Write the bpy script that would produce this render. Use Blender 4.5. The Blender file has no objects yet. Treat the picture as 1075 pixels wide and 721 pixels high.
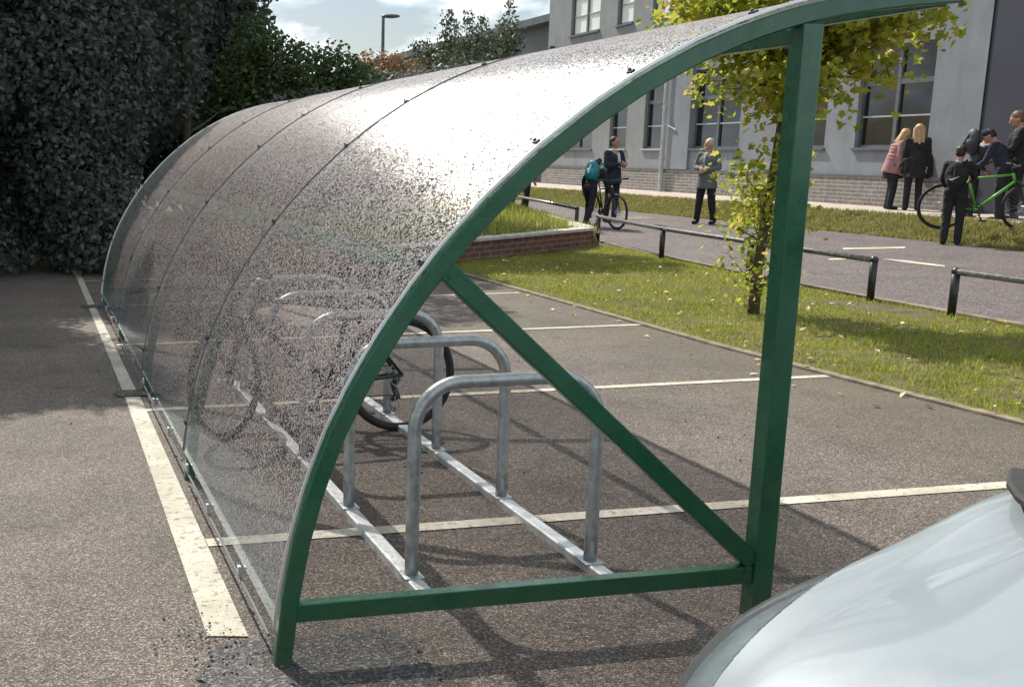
import bpy, bmesh, math, random
import numpy as np
from mathutils import Vector, Matrix, noise
random.seed(7); rng = np.random.default_rng(11)
S = bpy.context.scene; COL = S.collection
PI = math.pi; R = math.radians

# ------------------------------------------------------------------ camera
f_, yaw, pitch, roll = 1174.07, .189, .203, -.0071
PX, PY, CH = 259.5, 399.0, 1.55
F = Vector((math.sin(yaw)*math.cos(pitch), math.cos(yaw)*math.cos(pitch), -math.sin(pitch)))
r0 = Vector((math.cos(yaw), -math.sin(yaw), 0)); u0 = r0.cross(F)
Rv = r0*math.cos(roll)+u0*math.sin(roll); Uv = -r0*math.sin(roll)+u0*math.cos(roll)
cam = bpy.data.cameras.new('camera'); co = bpy.data.objects.new('camera', cam); COL.objects.link(co)
co.matrix_world = Matrix(((Rv.x, Uv.x, -F.x, 0), (Rv.y, Uv.y, -F.y, 0), (Rv.z, Uv.z, -F.z, CH), (0, 0, 0, 1)))
cam.sensor_width = 36; cam.lens = f_/1075*36; cam.shift_x = (537.5-PX)/1075; cam.shift_y = (PY-360.5)/1075
cam.clip_start = .05; cam.clip_end = 4000
S.camera = co
C0 = Vector((0, 0, CH))
def ray(u, v): return F+Rv*((u-PX)/f_)-Uv*((v-PY)/f_)
def G(u, v, z=0.0):
    d = ray(u, v); return C0+d*((z-CH)/d.z)
def atY(u, v, Y):
    d = ray(u, v); return C0+d*(Y/d.y)

# ------------------------------------------------------------------ light
world = bpy.data.worlds.new('World'); S.world = world; world.use_nodes = True
SUNV = Vector((-.2, .9, 1)).normalized(); EL = math.asin(SUNV.z); AZ = math.atan2(SUNV.x, SUNV.y)
nt = world.node_tree; nt.nodes.clear()
def N(nt, t, **k):
    n = nt.nodes.new(t)
    for a, b in k.items():
        if a in n.inputs: n.inputs[a].default_value = b
        else: setattr(n, a, b)
    return n
sky = N(nt, 'ShaderNodeTexSky', sky_type='NISHITA', sun_disc=False, sun_elevation=EL, sun_rotation=AZ, dust_density=1.5, ozone_density=2.0)
tc = N(nt, 'ShaderNodeTexCoord'); mp = N(nt, 'ShaderNodeMapping'); mp.inputs['Scale'].default_value = (1, 1, 2.6); mp.inputs['Location'].default_value = (.35, .1, .2)
nz = N(nt, 'ShaderNodeTexNoise', Scale=7.5, Detail=9, Roughness=.55)
rp = N(nt, 'ShaderNodeValToRGB'); rp.color_ramp.elements[0].position = .40; rp.color_ramp.elements[1].position = .52
nz2 = N(nt, 'ShaderNodeTexNoise', Scale=13.0, Detail=8, Roughness=.6)
rp2 = N(nt, 'ShaderNodeValToRGB'); rp2.color_ramp.elements[0].position = .3; rp2.color_ramp.elements[1].position = .7
rp2.color_ramp.elements[0].color = (7.0, 9.0, 10.3, 1); rp2.color_ramp.elements[1].color = (17.0, 17.2, 17.3, 1)
mx = N(nt, 'ShaderNodeMixRGB'); bg = N(nt, 'ShaderNodeBackground', Strength=.07); ow = N(nt, 'ShaderNodeOutputWorld')
L = nt.links.new
L(tc.outputs['Generated'], mp.inputs['Vector']); L(mp.outputs[0], nz.inputs['Vector']); L(mp.outputs[0], nz2.inputs['Vector'])
L(nz.outputs[0], rp.inputs[0]); L(nz2.outputs[0], rp2.inputs[0]); L(rp.outputs[0], mx.inputs[0])
L(sky.outputs[0], mx.inputs[1]); L(rp2.outputs[0], mx.inputs[2]); L(mx.outputs[0], bg.inputs[0]); L(bg.outputs[0], ow.inputs[0])
sl = bpy.data.lights.new('sun', 'SUN'); sl.energy = 4.6; sl.angle = R(.5); sl.color = (1, .94, .84)
so = bpy.data.objects.new('sun', sl); COL.objects.link(so); so.rotation_euler = SUNV.to_track_quat('Z', 'Y').to_euler(); so.location = (0, 0, 30)
S.view_settings.view_transform = 'Standard'; S.view_settings.look = 'None'; S.view_settings.exposure = .48; S.view_settings.gamma = 1
S.render.engine = 'CYCLES'; S.cycles.max_bounces = 8; S.cycles.transparent_max_bounces = 24; S.cycles.transmission_bounces = 6; S.cycles.glossy_bounces = 4; S.cycles.diffuse_bounces = 3
S.cycles.sample_clamp_indirect = 6

# ------------------------------------------------------------------ materials
def newmat(name):
    m = bpy.data.materials.new(name); m.use_nodes = True; nt = m.node_tree; nt.nodes.clear()
    return m, nt, N(nt, 'ShaderNodeOutputMaterial')
def ramp(nt, src, stops):
    r = N(nt, 'ShaderNodeValToRGB'); cr = r.color_ramp
    while len(cr.elements) < len(stops): cr.elements.new(.5)
    for e, (p, c) in zip(cr.elements, stops):
        e.position = p; e.color = (*c, 1) if len(c) == 3 else c
    nt.links.new(src, r.inputs[0]); return r
def objco(nt): return N(nt, 'ShaderNodeTexCoord').outputs['Object']
def simple(name, col, rough=.6, metal=0, var=.18, scale=6, bump=0, bscale=60, coat=0, spec=.5):
    m, nt, out = newmat(name); L = nt.links.new; b = N(nt, 'ShaderNodeBsdfPrincipled', Roughness=rough, Metallic=metal)
    b.inputs['Coat Weight'].default_value = coat; b.inputs['Specular IOR Level'].default_value = spec
    n = N(nt, 'ShaderNodeTexNoise', Scale=scale, Detail=5); L(objco(nt), n.inputs['Vector'])
    r = ramp(nt, n.outputs[0], [(.3, [c*(1-var) for c in col]), (.7, [min(1, c*(1+var)) for c in col])])
    L(r.outputs[0], b.inputs['Base Color'])
    if bump:
        n2 = N(nt, 'ShaderNodeTexNoise', Scale=bscale, Detail=3); L(objco(nt), n2.inputs['Vector'])
        bp = N(nt, 'ShaderNodeBump', Strength=bump, Distance=.03 if bump >= 1 else .01); L(n2.outputs[0], bp.inputs['Height']); L(bp.outputs[0], b.inputs['Normal'])
    L(b.outputs[0], out.inputs[0]); return m
def framepaint(name, col):
    m, nt, out = newmat(name); L = nt.links.new; o = objco(nt)
    b = N(nt, 'ShaderNodeBsdfPrincipled'); b.inputs['Coat Weight'].default_value = .35; b.inputs['Coat Roughness'].default_value = .12
    n = N(nt, 'ShaderNodeTexNoise', Scale=5, Detail=6, Roughness=.7); L(o, n.inputs['Vector'])
    r = ramp(nt, n.outputs[0], [(.3, [c*.75 for c in col]), (.7, [c*1.25 for c in col])])
    n2 = N(nt, 'ShaderNodeTexNoise', Scale=38, Detail=4, Roughness=.75); L(o, n2.inputs['Vector'])
    k = ramp(nt, n2.outputs[0], [(.70, (0, 0, 0)), (.73, (1, 1, 1))])
    mx_ = N(nt, 'ShaderNodeMixRGB'); mx_.inputs[2].default_value = (.12, .15, .12, 1); L(k.outputs[0], mx_.inputs[0]); L(r.outputs[0], mx_.inputs[1])
    sx = N(nt, 'ShaderNodeSeparateXYZ'); L(o, sx.inputs[0]); mr = N(nt, 'ShaderNodeMapRange'); mr.inputs[1].default_value = .22; mr.inputs[2].default_value = 0; mr.inputs[4].default_value = .75; L(sx.outputs[2], mr.inputs[0])
    n3 = N(nt, 'ShaderNodeTexNoise', Scale=22, Detail=6, Roughness=.8); L(o, n3.inputs['Vector']); mm = N(nt, 'ShaderNodeMath', operation='MULTIPLY'); L(mr.outputs[0], mm.inputs[0]); L(n3.outputs[0], mm.inputs[1])
    mud = N(nt, 'ShaderNodeMixRGB'); mud.inputs[2].default_value = (.10, .085, .06, 1); L(mm.outputs[0], mud.inputs[0]); L(mx_.outputs[0], mud.inputs[1]); L(mud.outputs[0], b.inputs['Base Color'])
    rr = ramp(nt, n3.outputs[0], [(.35, (.18,)*3), (.7, (.45,)*3)]); L(rr.outputs[0], b.inputs['Roughness'])
    bp = N(nt, 'ShaderNodeBump', Strength=.12, Distance=.003); L(n2.outputs[0], bp.inputs['Height']); L(bp.outputs[0], b.inputs['Normal'])
    L(b.outputs[0], out.inputs[0]); return m
def asphalt(name, lo, hi, tint, big=.25, cell=150, bump=.9, moss=None):
    m, nt, out = newmat(name); L = nt.links.new; o = objco(nt)
    b = N(nt, 'ShaderNodeBsdfPrincipled', Roughness=.72); b.inputs['Specular IOR Level'].default_value = .45
    v = N(nt, 'ShaderNodeTexVoronoi', Scale=cell); L(o, v.inputs['Vector'])
    sep = N(nt, 'ShaderNodeSeparateColor'); L(v.outputs['Color'], sep.inputs[0])
    r = ramp(nt, sep.outputs[0], [(.0, lo), (.45, [(a+c)/2*.8 for a, c in zip(lo, hi)]), (.8, hi), (1, tint)])
    n = N(nt, 'ShaderNodeTexNoise', Scale=.9, Detail=6, Roughness=.65); L(o, n.inputs['Vector'])
    rb = ramp(nt, n.outputs[0], [(.3, [1-big]*3), (.7, [1+big*.35]*3)])
    mu = N(nt, 'ShaderNodeMixRGB', blend_type='MULTIPLY'); mu.inputs[0].default_value = 1
    L(r.outputs[0], mu.inputs[1]); L(rb.outputs[0], mu.inputs[2]); colr = mu.outputs[0]
    # sparse dark stains and grit
    n3 = N(nt, 'ShaderNodeTexNoise', Scale=2.7, Detail=8, Roughness=.75); L(o, n3.inputs['Vector'])
    r3 = ramp(nt, n3.outputs[0], [(.52, (1, 1, 1)), (.60, (.78, .76, .74)), (.74, (.5, .48, .46))])
    m3 = N(nt, 'ShaderNodeMixRGB', blend_type='MULTIPLY'); m3.inputs[0].default_value = .8; L(colr, m3.inputs[1]); L(r3.outputs[0], m3.inputs[2]); colr = m3.outputs[0]
    if moss:      # mossy soil washed over the edge of the tarmac
        sx = N(nt, 'ShaderNodeSeparateXYZ'); L(o, sx.inputs[0])
        mr = N(nt, 'ShaderNodeMapRange'); mr.inputs[1].default_value = moss[0]; mr.inputs[2].default_value = moss[1]; L(sx.outputs[0], mr.inputs[0])
        ma = N(nt, 'ShaderNodeMath', operation='MULTIPLY'); L(mr.outputs[0], ma.inputs[0]); L(n.outputs[0], ma.inputs[1])
        mm = N(nt, 'ShaderNodeMixRGB'); mm.inputs[2].default_value = (.11, .095, .05, 1); L(ma.outputs[0], mm.inputs[0]); L(colr, mm.inputs[1]); colr = mm.outputs[0]
    L(colr, b.inputs['Base Color'])
    bp = N(nt, 'ShaderNodeBump', Strength=bump, Distance=.006); L(v.outputs['Distance'], bp.inputs['Height'])
    n4 = N(nt, 'ShaderNodeTexNoise', Scale=45, Detail=4); L(o, n4.inputs['Vector'])
    bp2 = N(nt, 'ShaderNodeBump', Strength=.5, Distance=.012); L(n4.outputs[0], bp2.inputs['Height']); L(bp.outputs[0], bp2.inputs['Normal'])
    L(bp2.outputs[0], b.inputs['Normal']); L(b.outputs[0], out.inputs[0]); return m
def rendermat(name, col):
    m, nt, out = newmat(name); L = nt.links.new; o = objco(nt); b = N(nt, 'ShaderNodeBsdfPrincipled', Roughness=.88)
    n = N(nt, 'ShaderNodeTexNoise', Scale=1.4, Detail=8, Roughness=.7); L(o, n.inputs['Vector'])
    mp_ = N(nt, 'ShaderNodeMapping'); mp_.inputs['Scale'].default_value = (3, 3, .22); L(o, mp_.inputs[0]); n2 = N(nt, 'ShaderNodeTexNoise', Scale=1.6, Detail=6, Roughness=.6); L(mp_.outputs[0], n2.inputs['Vector'])
    r1 = ramp(nt, n.outputs[0], [(.3, [c*.84 for c in col]), (.7, [c*1.12 for c in col])]); r2 = ramp(nt, n2.outputs[0], [(.35, (.91, .91, .90)), (.6, (1, 1, 1))])
    mu = N(nt, 'ShaderNodeMixRGB', blend_type='MULTIPLY'); mu.inputs[0].default_value = 1; L(r1.outputs[0], mu.inputs[1]); L(r2.outputs[0], mu.inputs[2]); L(mu.outputs[0], b.inputs['Base Color'])
    n3 = N(nt, 'ShaderNodeTexNoise', Scale=30, Detail=4); L(o, n3.inputs['Vector']); bp = N(nt, 'ShaderNodeBump', Strength=.3, Distance=.01); L(n3.outputs[0], bp.inputs['Height']); L(bp.outputs[0], b.inputs['Normal'])
    L(b.outputs[0], out.inputs[0]); return m
def paintmat(name, col, wear=.6, wscale=30):
    m, nt, out = newmat(name); L = nt.links.new; o = objco(nt)
    b = N(nt, 'ShaderNodeBsdfPrincipled', Roughness=.7)
    v = N(nt, 'ShaderNodeTexVoronoi', Scale=140); L(o, v.inputs['Vector'])
    n = N(nt, 'ShaderNodeTexNoise', Scale=wscale, Detail=9, Roughness=.8); L(o, n.inputs['Vector'])
    r = ramp(nt, n.outputs[0], [(wear, col), (wear+.06, [c*.35 for c in col])])
    n2 = N(nt, 'ShaderNodeTexNoise', Scale=3, Detail=5); L(o, n2.inputs['Vector'])
    r2 = ramp(nt, n2.outputs[0], [(.3, (.62, .59, .52)), (.7, (1, 1, 1))])
    mu = N(nt, 'ShaderNodeMixRGB', blend_type='MULTIPLY'); mu.inputs[0].default_value = 1; L(r.outputs[0], mu.inputs[1]); L(r2.outputs[0], mu.inputs[2])
    L(mu.outputs[0], b.inputs['Base Color'])
    bp = N(nt, 'ShaderNodeBump', Strength=.5, Distance=.004); L(v.outputs['Distance'], bp.inputs['Height']); L(bp.outputs[0], b.inputs['Normal'])
    L(b.outputs[0], out.inputs[0]); return m
def leafmat(name, cols, trans=.4, rough=.5):
    m, nt, out = newmat(name); L = nt.links.new
    g = N(nt, 'ShaderNodeNewGeometry'); n = N(nt, 'ShaderNodeTexNoise', Scale=1.1, Detail=3); L(objco(nt), n.inputs['Vector'])
    a = N(nt, 'ShaderNodeMath', operation='MULTIPLY_ADD'); a.inputs[1].default_value = .55; L(g.outputs['Random Per Island'], a.inputs[0])
    a2 = N(nt, 'ShaderNodeMath', operation='MULTIPLY'); a2.inputs[1].default_value = .55; L(n.outputs[0], a2.inputs[0]); L(a2.outputs[0], a.inputs[2])
    st = [(i/(len(cols)-1)*.8+.1, c) for i, c in enumerate(cols)]
    r = ramp(nt, a.outputs[0], st)
    d = N(nt, 'ShaderNodeBsdfPrincipled', Roughness=rough); L(r.outputs[0], d.inputs['Base Color'])
    t = N(nt, 'ShaderNodeBsdfTranslucent'); gm = N(nt, 'ShaderNodeGamma', Gamma=.8); L(r.outputs[0], gm.inputs[0]); L(gm.outputs[0], t.inputs[0])
    x = N(nt, 'ShaderNodeMixShader'); x.inputs[0].default_value = trans; L(d.outputs[0], x.inputs[1]); L(t.outputs[0], x.inputs[2])
    L(x.outputs[0], out.inputs[0]); return m
def brickmat(name, c1, c2, mortar, bw, bh, ms=.012, ax='YZ'):
    m, nt, out = newmat(name); L = nt.links.new; o = objco(nt)
    s = N(nt, 'ShaderNodeSeparateXYZ'); L(o, s.inputs[0]); c = N(nt, 'ShaderNodeCombineXYZ')
    L(s.outputs['XYZ'.index(ax[0])], c.inputs[0]); L(s.outputs['XYZ'.index(ax[1])], c.inputs[1])
    b = N(nt, 'ShaderNodeTexBrick', Scale=1.0); b.inputs['Brick Width'].default_value = bw; b.inputs['Row Height'].default_value = bh; b.inputs['Mortar Size'].default_value = ms
    b.inputs['Color1'].default_value = (*c1, 1); b.inputs['Color2'].default_value = (*c2, 1); b.inputs['Mortar'].default_value = (*mortar, 1); L(c.outputs[0], b.inputs['Vector'])
    p = N(nt, 'ShaderNodeBsdfPrincipled', Roughness=.85); n = N(nt, 'ShaderNodeTexNoise', Scale=8, Detail=6); L(o, n.inputs['Vector'])
    r = ramp(nt, n.outputs[0], [(.3, (.7, .7, .7)), (.7, (1.1, 1.1, 1.1))]); mu = N(nt, 'ShaderNodeMixRGB', blend_type='MULTIPLY'); mu.inputs[0].default_value = 1
    L(b.outputs[0], mu.inputs[1]); L(r.outputs[0], mu.inputs[2]); L(mu.outputs[0], p.inputs['Base Color'])
    bp = N(nt, 'ShaderNodeBump', Strength=.6, Distance=.01, invert=True); L(b.outputs['Fac'], bp.inputs['Height']); L(bp.outputs[0], p.inputs['Normal'])
    L(p.outputs[0], out.inputs[0]); return m
def glassmat(name, tint=(.03, .035, .04), rough=.02):
    m, nt, out = newmat(name); L = nt.links.new
    b = N(nt, 'ShaderNodeBsdfPrincipled', Roughness=rough); b.inputs['Base Color'].default_value = (*tint, 1); b.inputs['Specular IOR Level'].default_value = .55
    n = N(nt, 'ShaderNodeTexNoise', Scale=.8, Detail=1); L(objco(nt), n.inputs['Vector']); bp = N(nt, 'ShaderNodeBump', Strength=.06, Distance=.05); L(n.outputs[0], bp.inputs['Height']); L(bp.outputs[0], b.inputs['Normal'])
    L(b.outputs[0], out.inputs[0]); return m
def perspex(inner=False):
    """clear acrylic covered in rain drops: film is see-through, each drop scatters and glints"""
    m, nt, out = newmat('clear_acrylic' if inner else 'wet_acrylic'); L = nt.links.new; o = objco(nt)
    lw = N(nt, 'ShaderNodeLayerWeight', Blend=.5); pw = N(nt, 'ShaderNodeMath', operation='POWER'); pw.inputs[1].default_value = 3.0; L(lw.outputs['Facing'], pw.inputs[0])
    fr = N(nt, 'ShaderNodeMath', operation='MULTIPLY_ADD'); fr.inputs[1].default_value = .9; fr.inputs[2].default_value = .05; L(pw.outputs[0], fr.inputs[0])
    tr = N(nt, 'ShaderNodeBsdfTransparent'); tr.inputs[0].default_value = (.95, .975, .97, 1)
    gl = N(nt, 'ShaderNodeBsdfGlossy', Roughness=.05); gl.inputs[0].default_value = (.72, .85, .97, 1)
    clear = N(nt, 'ShaderNodeMixShader'); L(fr.outputs[0], clear.inputs[0]); L(tr.outputs[0], clear.inputs[1]); L(gl.outputs[0], clear.inputs[2])
    if inner: L(tr.outputs[0], out.inputs[0]); return m
    v = N(nt, 'ShaderNodeTexVoronoi', Scale=225); L(o, v.inputs['Vector'])
    sp = N(nt, 'ShaderNodeSeparateColor'); L(v.outputs['Color'], sp.inputs[0])
    nb = N(nt, 'ShaderNodeTexNoise', Scale=2.2, Detail=5, Roughness=.6); L(o, nb.inputs['Vector'])
    sx = N(nt, 'ShaderNodeSeparateXYZ'); L(o, sx.inputs[0])
    hm = N(nt, 'ShaderNodeMapRange'); hm.inputs[1].default_value = 0; hm.inputs[2].default_value = 2.05; L(sx.outputs[2], hm.inputs[0])
    hz = ramp(nt, hm.outputs[0], [(0, (.04,)*3), (.10, (.14,)*3), (.24, (.62,)*3), (.45, (.92,)*3), (.70, (.97,)*3), (1, (1.0,)*3)])
    th = N(nt, 'ShaderNodeMath', operation='MULTIPLY_ADD'); th.inputs[1].default_value = .3; L(nb.outputs[0], th.inputs[0]); L(hz.outputs[0], th.inputs[2])
    th2 = N(nt, 'ShaderNodeMath', operation='SUBTRACT'); th2.inputs[1].default_value = .15; L(th.outputs[0], th2.inputs[0])
    isd = N(nt, 'ShaderNodeMath', operation='LESS_THAN'); L(sp.outputs[0], isd.inputs[0]); L(th2.outputs[0], isd.inputs[1])
    bp = N(nt, 'ShaderNodeBump', Strength=.45, Distance=.004, invert=True); L(v.outputs['Distance'], bp.inputs['Height'])
    df = N(nt, 'ShaderNodeBsdfDiffuse'); df.inputs[0].default_value = (.66, .575, .565, 1)
    ts = N(nt, 'ShaderNodeBsdfTranslucent'); ts.inputs[0].default_value = (.55, .56, .60, 1)
    dt = N(nt, 'ShaderNodeMixShader'); dt.inputs[0].default_value = .35; L(df.outputs[0], dt.inputs[1]); L(ts.outputs[0], dt.inputs[2])
    g2 = N(nt, 'ShaderNodeBsdfGlossy', Roughness=.16); L(bp.outputs[0], g2.inputs['Normal'])
    dg = N(nt, 'ShaderNodeMixShader'); dg.inputs[0].default_value = .5; L(dt.outputs[0], dg.inputs[1]); L(g2.outputs[0], dg.inputs[2])
    tr2 = N(nt, 'ShaderNodeBsdfTransparent'); tr2.inputs[0].default_value = (.76, .70, .69, 1)
    # share of each drop that scatters, varied from drop to drop and larger at a glancing view
    f2 = N(nt, 'ShaderNodeLayerWeight', Blend=.35); L(bp.outputs[0], f2.inputs['Normal'])
    ml = N(nt, 'ShaderNodeMath', operation='MULTIPLY_ADD'); ml.inputs[1].default_value = PGL; ml.inputs[2].default_value = 0; L(f2.outputs['Facing'], ml.inputs[0])
    st_ = N(nt, 'ShaderNodeMath', operation='GREATER_THAN'); tz = N(nt, 'ShaderNodeMapRange'); tz.inputs[1].default_value = 1.3; tz.inputs[2].default_value = 1.62; tz.inputs[3].default_value = .53; tz.inputs[4].default_value = .34; L(sx.outputs[2], tz.inputs[0]); L(tz.outputs[0], st_.inputs[1]); L(sp.outputs[1], st_.inputs[0])
    m2 = N(nt, 'ShaderNodeMath', operation='MULTIPLY_ADD'); m2.inputs[1].default_value = .80; L(st_.outputs[0], m2.inputs[0]); L(ml.outputs[0], m2.inputs[2])
    m3 = N(nt, 'ShaderNodeMath', operation='SUBTRACT'); m3.use_clamp = True; m3.inputs[1].default_value = .1; L(m2.outputs[0], m3.inputs[0])
    dr = N(nt, 'ShaderNodeMixShader'); L(m3.outputs[0], dr.inputs[0]); L(tr2.outputs[0], dr.inputs[1]); L(dg.outputs[0], dr.inputs[2])
    x = N(nt, 'ShaderNodeMixShader'); L(isd.outputs[0], x.inputs[0]); L(clear.outputs[0], x.inputs[1]); L(dr.outputs[0], x.inputs[2])
    L(x.outputs[0], out.inputs[0]); return m
PGL = .20
M = dict(
 asphalt=asphalt('car_park_tarmac', (.052, .043, .038), (.205, .168, .14), (.44, .375, .32), cell=190, big=.38, moss=(3.9, 5.6)),
 road=asphalt('road_tarmac', (.055, .046, .047), (.175, .142, .14), (.36, .3, .29), cell=90),
 patch=asphalt('fresh_tarmac', (.03, .027, .026), (.10, .095, .092), (.24, .23, .22), cell=120, bump=1),
 line=paintmat('worn_white_line', (.60, .56, .48), .545),
 line2=paintmat('cream_line', (.52, .49, .41), .535, 26),
 pave=simple('pavement_slabs', (.42, .35, .30), .8, var=.2, scale=3, bump=.3),
 kerb=simple('kerb_stone', (.20, .165, .12), .9, var=.35, scale=9, bump=.5),
 soil=simple('soil', (.09, .075, .03), .95, var=.4, scale=5, bump=.8, bscale=30),
 ground=simple('rough_ground', (.07, .075, .03), .95, var=.4, scale=.4, bump=.6, bscale=12),
 green=framepaint('green_paint', (.008, .080, .038)),
 galv=simple('galvanised_steel', (.42, .45, .46), .42, metal=.75, var=.25, scale=28, bump=.06, bscale=90),
 galvb=simple('galvanised_channel', (.6, .62, .62), .45, metal=.55, var=.2, scale=16, bump=.08, bscale=60),
 alu=simple('aluminium_trim', (.7, .72, .73), .35, metal=.8, var=.1),
 black=simple('black_paint', (.018, .02, .022), .35, var=.3, scale=14),
 rubber=simple('rubber', (.018, .018, .019), .75, var=.3, scale=30),
 steel=simple('bright_steel', (.5, .5, .52), .3, metal=.9),
 rail=simple('worn_black_rail', (.22, .22, .22), .30, metal=.75, var=.5, scale=20),
 render=rendermat('grey_render', (.25, .255, .26)),
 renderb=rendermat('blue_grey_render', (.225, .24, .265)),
 renderc=simple('distant_grey_render', (.13, .14, .145), .85, var=.12, scale=.8),
 dark=simple('charcoal_cladding', (.035, .037, .055), .6, var=.15, scale=1),
 darker=simple('black_cladding', (.015, .015, .02), .6),
 wframe=simple('grey_window_frame', (.10, .11, .12), .4),
 wlight=simple('pale_window_bar', (.42, .44, .45), .4),
 white_pane=simple('white_window_pane', (.8, .8, .76), .8, var=.05),  # plain white fill for the upper window panes
 glass=glassmat('window_glass', (.012, .014, .017)), slate=simple('slate_roof', (.10, .11, .13), .7, var=.25, scale=3),
 plinth=brickmat('banded_brick', (.185, .165, .15), (.225, .205, .19), (.36, .34, .315), .44, .083, .012),
 brick=brickmat('red_brick', (.20, .075, .05), (.15, .06, .045), (.22, .19, .17), .215, .075, .010, 'XZ'),
 coping=simple('concrete_coping', (.48, .45, .40), .85, var=.2, bump=.3),
 bark=simple('bark', (.085, .065, .045), .9, var=.4, scale=12, bump=.9, bscale=30),
 leafY=leafmat('autumn_maple_leaf', [(.07, .12, .014), (.17, .25, .02), (.33, .38, .03), (.48, .44, .05), (.50, .33, .06)], .58),
 leafHaze=leafmat('glare_greyed_leaf', [(.062, .078, .062), (.088, .108, .085), (.12, .14, .11)], .4),  # leaf colour lifted towards grey to paint in the sun's veiling glare
 leafG=leafmat('hedge_leaf', [(.022, .045, .014), (.05, .085, .022), (.09, .13, .035)], .35),
 leafO=leafmat('russet_leaf', [(.07, .08, .03), (.20, .11, .045), (.32, .17, .08)], .4),
 leafS=leafmat('grey_green_leaf', [(.03, .05, .03), (.07, .095, .05), (.14, .16, .09)], .3),
 grass=leafmat('grass_blade', [(.09, .12, .014), (.20, .25, .03), (.35, .37, .05), (.45, .40, .12)], .45),
 grassd=leafmat('rough_grass', [(.09, .10, .02), (.18, .19, .04), (.30, .28, .08), (.36, .28, .12)], .4),
 litter=leafmat('fallen_leaf', [(.25, .15, .05), (.4, .3, .08), (.5, .48, .4)], .1),
 skin=simple('skin', (.50, .29, .21), .55, var=.06), skinr=simple('skin_ruddy', (.46, .23, .17), .55, var=.06),
 navy=simple('navy_cloth', (.020, .025, .042), .9, var=.4, scale=9, bump=1, bscale=14),
 blackc=simple('black_cloth', (.016, .016, .019), .9, var=.45, scale=9, bump=1, bscale=14),
 blazer=simple('grey_tweed', (.12, .135, .14), .9, var=.25, scale=90), shirt=simple('white_shirt', (.72, .72, .74), .8, var=.05),
 lining=simple('patterned_blouse', (.30, .31, .31), .8, var=.6, scale=45),
 pink=simple('dusty_pink_quilt', (.36, .17, .17), .75, var=.15, scale=12), teal=simple('teal_nylon', (.01, .20, .22), .5, var=.4, scale=14),
 greyc=simple('grey_nylon', (.045, .048, .055), .6, var=.3, scale=16), skirt=simple('dark_red_tartan', (.09, .02, .02), .85, var=.5, scale=60),
 hairb=simple('blond_hair', (.46, .30, .15), .6, var=.35, scale=70), hairg=simple('pale_grey_blond_hair', (.52, .42, .29), .6, var=.3, scale=70),
 haird=simple('dark_hair', (.018, .014, .011), .6, var=.3), hairr=simple('light_brown_hair', (.20, .11, .06), .6, var=.3),
 eye=simple('eye', (.02, .02, .02), .2),
 lime=simple('lime_green_paint', (.10, .38, .035), .35, coat=.3), perspex=perspex(), clear=perspex(True),
)
def carpaint():
    m, nt, out = newmat('silver_blue_car_paint'); L = nt.links.new
    b = N(nt, 'ShaderNodeBsdfPrincipled', Roughness=.5, Metallic=.1); b.inputs['Coat Weight'].default_value = .9; b.inputs['Coat Roughness'].default_value = .04
    n = N(nt, 'ShaderNodeTexNoise', Scale=900, Detail=1); L(objco(nt), n.inputs['Vector'])
    r = ramp(nt, n.outputs[0], [(.35, (.165, .195, .217)), (.65, (.205, .24, .265))]); L(r.outputs[0], b.inputs['Base Color'])
    L(b.outputs[0], out.inputs[0]); return m
M['paint'] = carpaint()
def lensmat():
    m, nt, out = newmat('headlight_lens'); L = nt.links.new
    b = N(nt, 'ShaderNodeBsdfPrincipled', Roughness=.03, IOR=1.2); b.inputs['Transmission Weight'].default_value = .93; b.inputs['Base Color'].default_value = (.8, .86, .88, 1)
    n = N(nt, 'ShaderNodeTexNoise', Scale=14, Detail=3); L(objco(nt), n.inputs['Vector']); bp = N(nt, 'ShaderNodeBump', Strength=.15, Distance=.01); L(n.outputs[0], bp.inputs['Height']); L(bp.outputs[0], b.inputs['Normal'])
    L(b.outputs[0], out.inputs[0]); return m
M['lens'] = lensmat(); M['housing'] = simple('lamp_housing', (.13, .165, .18), .3, metal=.5, var=.6, scale=12)

# ------------------------------------------------------------------ helpers
def link(name, me, mat, parent=None, smooth=False):
    o = bpy.data.objects.new(name, me); COL.objects.link(o)
    if mat is not None and not me.materials: me.materials.append(mat)
    if parent is not None: o.parent = parent
    if smooth:
        me.polygons.foreach_set('use_smooth', [True]*len(me.polygons))
    return o
def obj(name, bm, mat, parent=None, smooth=False):
    me = bpy.data.meshes.new(name); bm.normal_update(); bm.to_mesh(me); bm.free()
    return link(name, me, mat, parent, smooth)
def tag(o, label=None, cat=None, group=None, kind=None):
    if label: o['label'] = label
    if cat: o['category'] = cat
    if group: o['group'] = group
    if kind: o['kind'] = kind
    return o
def empty(name, loc=(0, 0, 0), rz=0, label=None, cat=None, group=None):
    o = bpy.data.objects.new(name, None); COL.objects.link(o); o.location = loc; o.rotation_euler = (0, 0, rz); o.empty_display_size = .1
    return tag(o, label, cat, group)
def B(): return bmesh.new()
def box(bm, c, s, rot=None, bev=0):
    r = bmesh.ops.create_cube(bm, size=1); vs = r['verts']
    bmesh.ops.scale(bm, vec=s, verts=vs)
    if bev:
        es = list({e for v in vs for e in v.link_edges}); rr = bmesh.ops.bevel(bm, geom=es, offset=bev, segments=2, affect='EDGES', profile=.5); vs = list({v for f in rr['faces'] for v in f.verts} | {v for v in vs if v.is_valid})
    if rot is not None: bmesh.ops.rotate(bm, cent=(0, 0, 0), matrix=rot, verts=vs)
    bmesh.ops.translate(bm, vec=c, verts=vs); return vs
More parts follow.
